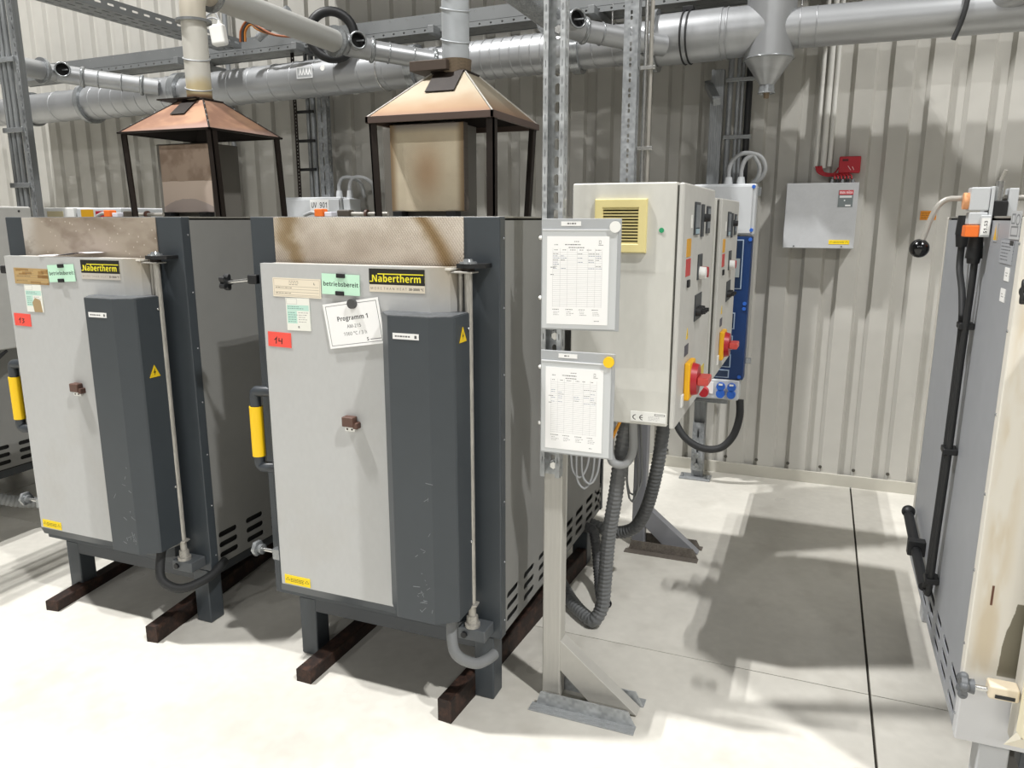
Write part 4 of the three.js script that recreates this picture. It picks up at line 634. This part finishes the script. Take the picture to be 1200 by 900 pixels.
// ---------------------------------------------------------------- switch cabinets
function cabinet(zf, zb, y0, y1, o) {
  const t = thing('switch_cabinet', o.label, 'cabinet', -0.63, y0, (zf + zb) / 2); const X0 = o.x0, X1 = -0.457, XD = -0.432;
  box('cabinet_body', cabinetWhite, t, X0, X1, y0, y1, zb, zf, 0.006);
  box('door_seal', std(0x55554f, 0.7), t, X1, X1 + 0.006, y0 + 0.01, y1 - 0.01, zb + 0.01, zf - 0.006, 0);
  const d = box('door', doorWhite, t, X1 + 0.006, XD, y0 - 0.008, y1 - 0.002, zb, zf - 0.001, 0.007);
  const xd = XD; const P = (name, mat, z0, z1, a, b, t2 = 0.003, r = 0.001) => box(name, mat, d, xd, xd + t2, a, b, z1, z0, r);
  const k = zf + 2.6, h = y1 - 1.77; // positions read on the near cabinet
  const scr = std(0x6d7378, 0.3), frame = std(0x3c4044, 0.5);
  P('controller', frame, -2.82 + k, -2.93 + k, 1.595 + h, 1.71 + h, 0.006); box('controller_screen', scr, d, xd + 0.006, xd + 0.0075, 1.62 + h, 1.70 + h, -2.922 + k, -2.828 + k, 0); box('controller_keys', std(0x9fb6c0, 0.5), d, xd + 0.006, xd + 0.0075, 1.598 + h, 1.616 + h, -2.918 + k, -2.84 + k, 0);
  P('instrument', frame, -2.985 + k, -3.04 + k, 1.585 + h, 1.705 + h, 0.006); cyl('instrument_knob', black, d, V(xd, 1.655 + h, -3.055 + k), V(xd + 0.026, 1.655 + h, -3.055 + k), 0.016, 0.014, 18);
  P('recorder', frame, -3.12 + k, -3.21 + k, 1.595 + h, 1.70 + h, 0.006); box('recorder_screen', scr, d, xd + 0.006, xd + 0.0075, 1.615 + h, 1.69 + h, -3.2 + k, -3.13 + k, 0);
  P('paper_note', white, -2.76 + k, -2.79 + k, 1.62 + h, 1.665 + h, 0.0015, 0);
  P('yellow_label', std(0xdba022, 0.5), -2.688 + k, -2.777 + k, 1.522 + h, 1.584 + h, 0.0015, 0); P('red_label', std(0xc23a3a, 0.5), -2.69 + k, -2.785 + k, 1.455 + h, 1.515 + h, 0.0015, 0);
  P('key_lock', black, -2.725 + k, -2.76 + k, 1.415 + h, 1.442 + h, 0.008, 0.003);
  P('button_plate', frame, -2.955 + k, -3.06 + k, 1.425 + h, 1.52 + h, 0.004); cyl('indicator_button', white, d, V(xd + 0.004, 1.45 + h, -3.0 + k), V(xd + 0.028, 1.45 + h, -3.0 + k), 0.024, 0.022, 18); cyl('emergency_button', red, d, V(xd + 0.004, 1.45 + h, -3.05 + k), V(xd + 0.03, 1.45 + h, -3.05 + k), 0.022, 0.02, 18);
  P('selector_plate', frame, -2.93 + k, -3.09 + k, 1.27 + h, 1.37 + h, 0.004); for (const z of [-2.955, -3.0, -3.045]) { cyl('selector_switch', black, d, V(xd + 0.004, 1.305 + h, z + k), V(xd + 0.024, 1.305 + h, z + k), 0.017, 0.015, 14); box('selector_lever', black, d, xd + 0.024, xd + 0.04, 1.298 + h, 1.313 + h, z - 0.006 + k, z + 0.006 + k, 0.002); }
  P('rating_plate', std(0x4e4d58, 0.5), -2.745 + k, -2.825 + k, 1.165 + h, 1.205 + h, 0.002); 
  { const g = new THREE.ExtrudeGeometry(new THREE.Shape([[-0.02, 0], [0.02, 0], [0, 0.04]].map((p) => new THREE.Vector2(...p))), { depth: 0.0015, bevelEnabled: false }); M('warning_triangle', fitUV(g), std(0xffffff, 0.5, 0, { map: triTex }), d, xd, 1.225 + h, -2.79 + k, 0, Math.PI / 2, 0); }
  box('main_switch_plate', std(0xf0b418, 0.45), d, xd, xd + 0.022, 1.0 + h, 1.14 + h, -2.89 + k, -2.76 + k, 0.006); cyl('main_switch_dial', red, d, V(xd + 0.022, 1.07 + h, -2.83 + k), V(xd + 0.044, 1.07 + h, -2.83 + k), 0.062, 0.056, 28); box('main_switch_handle', std(0xc94a42, 0.4), d, xd + 0.044, xd + 0.085, 1.055 + h, 1.085 + h, -2.88 + k, -2.78 + k, 0.006);
  P('lock_cover', white, -2.71 + k, -2.745 + k, 0.985 + h, 1.03 + h, 0.006); P('yellow_notice', std(0xd9c04c, 0.5), -3.16 + k, -3.28 + k, 1.0 + h, 1.05 + h, 0.0015, 0);
  return t;
}
const cabA = cabinet(-2.6, -3.36, 0.936, 1.768, { x0: -0.815, label: 'near white switch cabinet with beige fan grille facing the document holders' });
cabinet(-3.63, -4.36, 0.915, 1.742, { x0: -0.70, label: 'far white switch cabinet behind the near one, beside the distribution board' });
{ // fan grille, CE label and green dot on the front of the near cabinet
  const gx0 = -0.728, gx1 = -0.555, gy0 = 1.54, gy1 = 1.712, z = -2.6;
  const gr = M('fan_grille', (() => { const s = slotShape(gx1 - gx0, gy1 - gy0, []); const p = new THREE.Path([[-0.064, -0.062], [0.064, -0.062], [0.064, 0.062], [-0.064, 0.062]].map((q) => new THREE.Vector2(...q))); s.holes.push(p); return new THREE.ExtrudeGeometry(s, { depth: 0.012, bevelEnabled: true, bevelSize: 0.003, bevelThickness: 0.003, bevelSegments: 1 }); })(), beige, cabA, (gx0 + gx1) / 2, (gy0 + gy1) / 2, z);
  box('grille_back', std(0x17140d, 0.9), gr, gx0 + 0.02, gx1 - 0.02, gy0 + 0.02, gy1 - 0.02, z, z + 0.003, 0);
  for (let i = 0; i < 12; i++) { const y = gy0 + 0.030 + i * 0.0102; M('louvre', B(0.13, 0.0048, 0.006), beige, gr, (gx0 + gx1) / 2, y, z + 0.009, 0.15, 0, 0); }
  plate('rating_label', ceTex, cabA, -0.524, 0.966, z + 0.0008, 0.125, 0.036, -0.0);
  cyl('green_dot', std(0x2c9a68, 0.5), cabA, V(-0.503, 1.612, z), V(-0.503, 1.612, z + 0.003), 0.0085, 0.0085, 14);
  box('cabinet_hinge', galv, cabA, -0.823, -0.815, 1.66, 1.75, -2.66, -2.62, 0.003);
}
// ---------------------------------------------------------------- document holders
function holder(x, y, z, w, h, ry, rz, tex, label, sheetLabel, magMat, magLabel, mr) {
  const t = thing('document_holder', label, 'document holder', x, y - h / 2, z); const c = Math.cos(ry), s = Math.sin(ry);
  const at = (dx, dy, dz) => { const X = dx * Math.cos(rz) - dy * Math.sin(rz), Y = dx * Math.sin(rz) + dy * Math.cos(rz); return [x + X * c + dz * s, y + Y, z - X * s + dz * c]; };
  const put = (n, g, m, p, dx, dy, dz) => { const e = M(n, g, m, p, ...at(dx, dy, dz)); e.rotation.set(0, ry, rz, 'YXZ'); return e; };
  put('back_plate', RB(w, h, 0.006, 0.002), std(0xa9acae, 0.45), t, 0, 0, 0);
  put('clear_pocket', RB(w * 0.94, h * 0.885, 0.002, 0.0008), std(0xc9cccd, 0.3), t, -0.004, -h * 0.043, 0.004);
  put('pocket_edge', RB(w * 0.94, 0.004, 0.004, 0.001), std(0xd3d5d6, 0.35), t, -0.004, h * 0.40, 0.005);
  put('name_strip', B(0.06, 0.013, 0.001), new THREE.MeshStandardMaterial({ map: print(128, 28, (g, W2, H2) => { bg(g, W2, H2, '#ececea'); lines(g, 40, 9, 50, 1, 8, '#666', 9); }), roughness: 0.6 }), t, -0.03, h * 0.455, 0.0036);
  for (const d of [0.11, -0.07]) put('side_screw', new THREE.SphereGeometry(0.0065, 10, 8), white, t, -w / 2 - 0.003, d, -0.002);
  const f = put('record_sheet', B(w * 0.78, h * 0.79, 0.0008), new THREE.MeshStandardMaterial({ map: tex, roughness: 0.75 }), scene, -w * 0.035, -h * 0.05, 0.0056); f.name = numbered('record_sheet'); meta(f, sheetLabel, 'sheet');
  const g = new THREE.CylinderGeometry(mr, mr, 0.008, 26); g.rotateX(Math.PI / 2); const m = put('round_magnet', g, magMat, scene, w / 2 - 0.018, h / 2 - 0.024, 0.009); m.name = numbered('round_magnet'); meta(m, magLabel, 'magnet');
}
holder(-0.668, 1.484, -2.222, 0.238, 0.333, 0.16, -0.0, formTex(3), 'upper grey document holder fixed to the bright slotted strut', 'white filled-in record sheet in the upper document holder', white, 'round white magnet on the upper document holder', 0.0165);
holder(-0.667, 1.089, -2.205, 0.236, 0.33, 0.0, -0.0, formTex(4), 'lower grey document holder fixed to the bright slotted strut', 'white filled-in record sheet in the lower document holder', yellow, 'round yellow magnet on the lower document holder', 0.0165);

// ---------------------------------------------------------------- hoses and cables under the cabinets
const hose = (n, pts, r, mat, label, cat = 'hose') => { const m = centred(n, hoseG(pts, r, r * 0.62), mat, scene); meta(m, label, cat); };
hose('flexible_hose', [[-0.62, 0.935, -2.72], [-0.64, 0.82, -2.72], [-0.665, 0.62, -2.74], [-0.70, 0.40, -2.78], [-0.715, 0.2, -2.80], [-0.725, 0.09, -2.80], [-0.755, 0.034, -2.79], [-0.80, 0.03, -2.82], [-0.88, 0.036, -2.90], [-0.99, 0.05, -3.05]], 0.03, std(0x6f7172, 0.5), 'thick grey ribbed hose dropping from the cabinet and looping on the floor');
hose('flexible_hose', [[-0.555, 0.935, -3.12], [-0.565, 0.78, -3.13], [-0.59, 0.58, -3.15], [-0.64, 0.38, -3.2], [-0.70, 0.27, -3.24], [-0.79, 0.225, -3.27], [-0.92, 0.235, -3.30]], 0.03, std(0x646667, 0.5), 'thick grey ribbed hose curving from the white cabinet towards the furnace side');
hose('flexible_hose', [[-0.925, 0.25, -3.22], [-0.88, 0.25, -3.2], [-0.86, 0.2, -3.18], [-0.82, 0.08, -3.10], [-0.78, 0.03, -3.0], [-0.74, 0.028, -2.95]], 0.024, std(0x4c4d4e, 0.5), 'short dark hose dropping from the furnace to the floor behind the post');
{ const a = tube('cable', cableGrey, scene, [[-0.665, 0.935, -2.66], [-0.675, 0.84, -2.66], [-0.66, 0.765, -2.66], [-0.62, 0.76, -2.67], [-0.595, 0.80, -2.68], [-0.595, 0.88, -2.69], [-0.60, 0.935, -2.69]], 0.016, 40, 10); meta(a, 'grey cable loop hanging below the white cabinet', 'cable');
  const b = tube('cable', std(0xe59a1e, 0.5), scene, [[-0.63, 0.935, -2.63], [-0.645, 0.90, -2.63], [-0.66, 0.865, -2.63], [-0.68, 0.84, -2.64]], 0.006, 20, 8); meta(b, 'orange cable below the white cabinet', 'cable');
  const c = thing('thin_cables', 'bundle of thin grey cables hanging below the lower document holder', 'cables', -0.76, 0.68, -2.5); for (const [dx, y] of [[0, 0.69], [0.02, 0.71], [-0.02, 0.73]]) tube('thin_cable', cableGrey, c, [[-0.785 + dx, 0.94, -2.61], [-0.785 + dx, 0.8, -2.6], [-0.775 + dx, y + 0.0, -2.6], [-0.75 + dx, y - 0.02, -2.6], [-0.73 + dx, y + 0.01, -2.61], [-0.72 + dx, 0.8, -2.62], [-0.725 + dx, 0.94, -2.64]], 0.0045, 36, 6);
  const d = thing('thin_cables', 'pair of thin dark cable loops hanging beside the thick hose', 'cables', -0.65, 0.5, -2.95); for (const k of [0, 1]) tube('thin_cable', std(0x77797a, 0.5), d, [[-0.63 + k * 0.01, 0.935, -2.9], [-0.625 + k * 0.015, 0.7, -2.93], [-0.63 + k * 0.012, 0.55 + k * 0.03, -2.96], [-0.655, 0.50 + k * 0.03, -2.97], [-0.672, 0.58, -2.96], [-0.668, 0.75, -2.95], [-0.66, 0.935, -2.93]], 0.005, 40, 6);
}
{ const m = tube('supply_cable', rubber, scene, [[-0.40, 0.56, -4.78], [-0.395, 0.45, -4.77], [-0.43, 0.32, -4.76], [-0.50, 0.245, -4.75], [-0.60, 0.235, -4.74], [-0.70, 0.28, -4.74], [-0.77, 0.36, -4.76], [-0.82, 0.5, -4.80], [-0.85, 0.7, -4.85]], 0.023, 60, 12); meta(m, 'thick black supply cable looping below the blue distribution board', 'cable'); }

// ---------------------------------------------------------------- distribution board with sockets
{
  const t = thing('distribution_board', 'grey distribution board with blue window panel and blue sockets on the wall', 'distribution board', -0.55, 0.56, -4.82);
  const X0 = -0.74, X1 = -0.378, zf = -4.735, zb = -4.84;
  box('upper_box', plasticGrey, t, X0, X1, 1.555, 1.848, zb, zf, 0.012); box('box_lid', plasticGrey, t, X0 + 0.01, X1 - 0.02, 1.565, 1.835, zf, zf + 0.008, 0.006);
  const bp = box('blue_panel', blue, t, X0, X1 - 0.008, 0.69, 1.55, zb, zf, 0.008);
  for (const [y0, y1, x1] of [[1.24, 1.53, -0.43], [1.0, 1.1, -0.455], [0.875, 0.96, -0.46], [0.765, 0.845, -0.465], [0.70, 0.75, -0.47]]) { box('window_frame', std(0x9fb0c4, 0.4), bp, X0 + 0.06, x1, y0, y1, zf, zf + 0.004, 0.001); box('window_pane', std(0x23334d, 0.15), bp, X0 + 0.066, x1 - 0.006, y0 + 0.006, y1 - 0.006, zf + 0.003, zf + 0.006, 0.001); }
  box('breaker_row', std(0x8f9799, 0.5), bp, -0.60, -0.445, 1.31, 1.42, zf + 0.006, zf + 0.009, 0.001);
  for (const [x, y] of [[-0.395, 1.83], [-0.393, 1.585], [-0.395, 1.53], [-0.405, 1.155], [-0.406, 1.125], [-0.41, 0.71]]) cyl('blue_screw', blueLight, t, V(x, y, zf), V(x, y, zf + 0.010), 0.011, 0.010, 14);
  box('socket_strip', plasticGrey, t, X0 + 0.02, -0.405, 0.562, 0.688, zb, zf + 0.01, 0.010);
  for (const x of [-0.512, -0.448]) { cyl('blue_socket', blueLight, t, V(x, 0.645, zf + 0.01), V(x, 0.645, zf + 0.03), 0.027, 0.025, 20); cyl('blue_socket', blueLight, t, V(x, 0.60, zf + 0.01), V(x, 0.60, zf + 0.03), 0.027, 0.025, 20); box('socket_tab', white, t, x - 0.012, x + 0.012, 0.655, 0.666, zf + 0.03, zf + 0.034, 0.001); }
  box('switch_frame', std(0xe8e8e6, 0.4), t, -0.645, -0.555, 0.595, 0.67, zf + 0.01, zf + 0.015, 0.002); cyl('red_socket', red, t, V(-0.61, 0.61, zf + 0.01), V(-0.61, 0.605, zf + 0.045), 0.03, 0.03, 18);
  box('mounting_rail', galv, t, X0, -0.47, 0.53, 0.555, zb, zf - 0.02, 0.002); box('mounting_lug', galv, t, X1 - 0.01, X1 + 0.025, 0.78, 0.815, zb, zb + 0.02, 0.003); box('mounting_lug', galv, t, X1 - 0.01, X1 + 0.02, 1.78, 1.83, zb, zb + 0.02, 0.003);
  for (const [x, k] of [[-0.545, 0], [-0.475, 1]]) { cyl('cable_gland', plasticGrey, t, V(x, 1.848, -4.79), V(x, 1.888, -4.79), 0.026, 0.02, 10); tube('cable', cableGrey, t, [[x, 1.885, -4.79], [x, 1.93, -4.79], [x + 0.02, 1.985, -4.79], [x + 0.075 - k * 0.01, 2.02 - k * 0.012, -4.79], [-0.375 - k * 0.03, 2.0, -4.79], [-0.345 - k * 0.03, 1.94, -4.80], [-0.365 - k * 0.02, 1.88, -4.82], [-0.41, 1.86, -4.84]], 0.013, 44, 10); }
}
{
  const t = thing('distribution_board', 'grey wall box labelled UV 901 with two cable glands behind the furnaces', 'distribution board', -3.4, 1.4, -4.8);
  box('box_body', plasticGrey, t, -3.66, -3.18, 1.2, 1.80, -4.86, -4.70, 0.010); box('box_lid', plasticGrey, t, -3.65, -3.19, 1.21, 1.785, -4.70, -4.69, 0.005);
  box('side_box', plasticGrey, t, -3.18, -3.12, 1.3, 1.79, -4.86, -4.72, 0.008);
  plate('name_label', uvTex, t, -3.355, 1.745, -4.689, 0.16, 0.078);
  for (const x of [-3.245, -3.155]) { cyl('cable_gland', plasticGrey, t, V(x, 1.79, -4.78), V(x, 1.845, -4.78), 0.026, 0.02, 10); tube('cable', cableGrey, t, [[x, 1.84, -4.78], [x, 1.885, -4.78], [x + 0.03, 1.93, -4.78], [x + 0.09, 1.935, -4.80], [x + 0.14, 1.90, -4.84], [x + 0.15, 1.80, -4.87]], 0.013, 30, 10); }
}
// ---------------------------------------------------------------- wall box, red fire box, conduits, sticker
{
  const t = thing('wall_enclosure', 'light grey metal wall box with small label at right on the corrugated wall', 'box', -0.025, 1.48, -4.95);
  box('housing', std(0xc2c4c6, 0.45, 0, { map: rep(scuff, 1, 1) }), t, -0.222, 0.165, 1.48, 1.851, WALL, -4.88, 0.004);
  plate('red_label', smaTex, t, 0.10, 1.762, -4.8792, 0.078, 0.094); plate('yellow_label', yelWarn, t, 0.085, 1.517, -4.8792, 0.11, 0.024);
  for (const x of [-0.16, 0.10]) cyl('screw', black, t, V(x, 1.492, -4.88), V(x, 1.492, -4.877), 0.004, 0.004, 8);
  for (let i = 0; i < 5; i++) cyl('cable_gland', i % 2 ? black : galv, t, V(0.02 + i * 0.028, 1.851, -4.95), V(0.02 + i * 0.028, 1.872, -4.95), 0.010, 0.008, 10);
}
{ const t = thing('fire_alarm_box', 'small red alarm junction box above the grey wall box', 'box', 0.12, 1.905, -5.0); box('housing', std(0xb3202e, 0.4), t, 0.05, 0.165, 1.908, 2.0, WALL, -4.955, 0.006); plate('print', print(96, 80, (g, w, h) => { bg(g, w, h, '#b3202e'); g.fillStyle = '#4d0d14'; g.fillRect(10, 8, 30, 12); g.strokeStyle = '#f0dede'; g.lineWidth = 3; g.beginPath(); g.moveTo(40, 46); g.lineTo(56, 70); g.moveTo(62, 50); g.lineTo(72, 70); g.stroke(); }), t, 0.107, 1.953, -4.9548, 0.1, 0.08); for (const x of [0.062, 0.1]) cyl('cable_gland', red, t, V(x, 1.892, -4.99), V(x, 1.908, -4.99), 0.007, 0.009, 8); }
{ const t = thing('wall_conduit', 'three white conduits running down the wall to the grey wall box', 'conduit', -0.05, 1.94, -4.99); for (const [x, y] of [[-0.075, 1.945], [-0.035, 1.938], [0.0, 1.948]]) cyl('conduit', std(0xd5d4cf, 0.5), t, V(x, y, -4.995), V(x, 6, -4.995), x === -0.035 ? 0.0165 : 0.0125, undefined, 14); }
{ const t = thing('red_cables', 'bundle of red alarm cables between the white conduits and the red box', 'cables', 0, 1.87, -4.98);
  for (let i = 0; i < 6; i++) tube('cable', std(0xa81d29, 0.5), t, [[-0.075 + i * 0.006, 1.95, -4.985 + i * 0.003], [-0.06 + i * 0.006, 1.915, -4.98], [-0.01 + i * 0.01, 1.893 + (i % 3) * 0.006, -4.975], [0.02 + i * 0.013, 1.895 + (i % 3) * 0.005, -4.97], [0.03 + i * 0.018, 1.893, -4.96], [0.034 + i * 0.018, 1.874, -4.952]], 0.005, 30, 6);
  tube('cable', std(0xa81d29, 0.5), t, [[0.0, 1.90, -4.98], [0.03, 1.91, -4.985], [0.05, 1.94, -4.99]], 0.005, 14, 6); }
{ const m = plate('orange_sticker', orangeTex, scene, 0.545, 1.668, WALL + 0.0012, 0.082, 0.05); meta(m, 'orange warning sticker on the corrugated wall beside the ball lever', 'sticker'); m.userData.label = 'orange warning sticker on the corrugated wall behind the ball lever'; }

// ---------------------------------------------------------------- things at the left edge and behind furnace 13
{ const t = thing('control_box', 'light grey control box mounted on the furnace at the left edge', 'cabinet', -4.16, 0.95, -2.5);
  box('box_body', lightGrey, t, -4.24, -4.12, 0.955, 1.712, -3.05, -1.7, 0.012); box('box_door', lightGrey, t, -4.12, -4.10, 0.95, 1.715, -3.055, -1.7, 0.012);
  for (const y of [1.69, 1.0]) cyl('screw', black, t, V(-4.1, y, -2.98), V(-4.097, y, -2.98), 0.006, 0.006, 8);
  for (const k of [0, 1]) tube('cable', rubber, t, [[-4.13, 0.95, -2.55], [-4.12, 0.91 - k * 0.02, -2.6], [-4.12, 0.90 - k * 0.02, -2.72], [-4.12, 0.94, -2.82]], 0.007, 24, 6); }
hose('flexible_hose', [[-4.12, 0.95, -2.35], [-4.10, 0.8, -2.35], [-4.09, 0.55, -2.36], [-4.06, 0.34, -2.42], [-3.97, 0.2, -2.55], [-3.85, 0.12, -2.75], [-3.72, 0.1, -2.95]], 0.032, std(0x8a8c8c, 0.5), 'grey ribbed hose hanging at the left edge beside the left furnace');
{ const t = thing('white_cabinet', 'white cabinet seen over the top of the left furnace, left one', 'cabinet', -4.75, 0, -3.9); box('cabinet_body', white, t, -4.93, -4.60, 0.9, 1.722, -4.2, -3.72, 0.008); plate('beige_label', print(32, 16, (g, w, h) => bg(g, w, h, '#d8cba4')), t, -4.77, 1.668, -3.719, 0.15, 0.06); box('leg', postGrey, t, -4.92, -4.87, 0, 0.9, -4.0, -3.94, 0.004); box('leg', postGrey, t, -4.66, -4.61, 0, 0.9, -4.0, -3.94, 0.004); }
{ const t = thing('grey_cabinet', 'light grey cabinet with yellow and red labels seen over the left furnace', 'cabinet', -4.35, 0, -3.9); box('cabinet_body', plasticGrey, t, -4.575, -4.18, 0.9, 1.718, -4.2, -3.72, 0.010); box('yellow_label', std(0xcf9a1c, 0.5), t, -4.53, -4.42, 1.62, 1.708, -3.72, -3.718, 0); box('red_label', std(0xa52333, 0.5), t, -4.40, -4.31, 1.62, 1.698, -3.72, -3.718, 0); box('leg', postGrey, t, -4.55, -4.5, 0, 0.9, -4.0, -3.94, 0.004); box('leg', postGrey, t, -4.23, -4.18, 0, 0.9, -4.0, -3.94, 0.004); }

renderer.render(scene, camera);
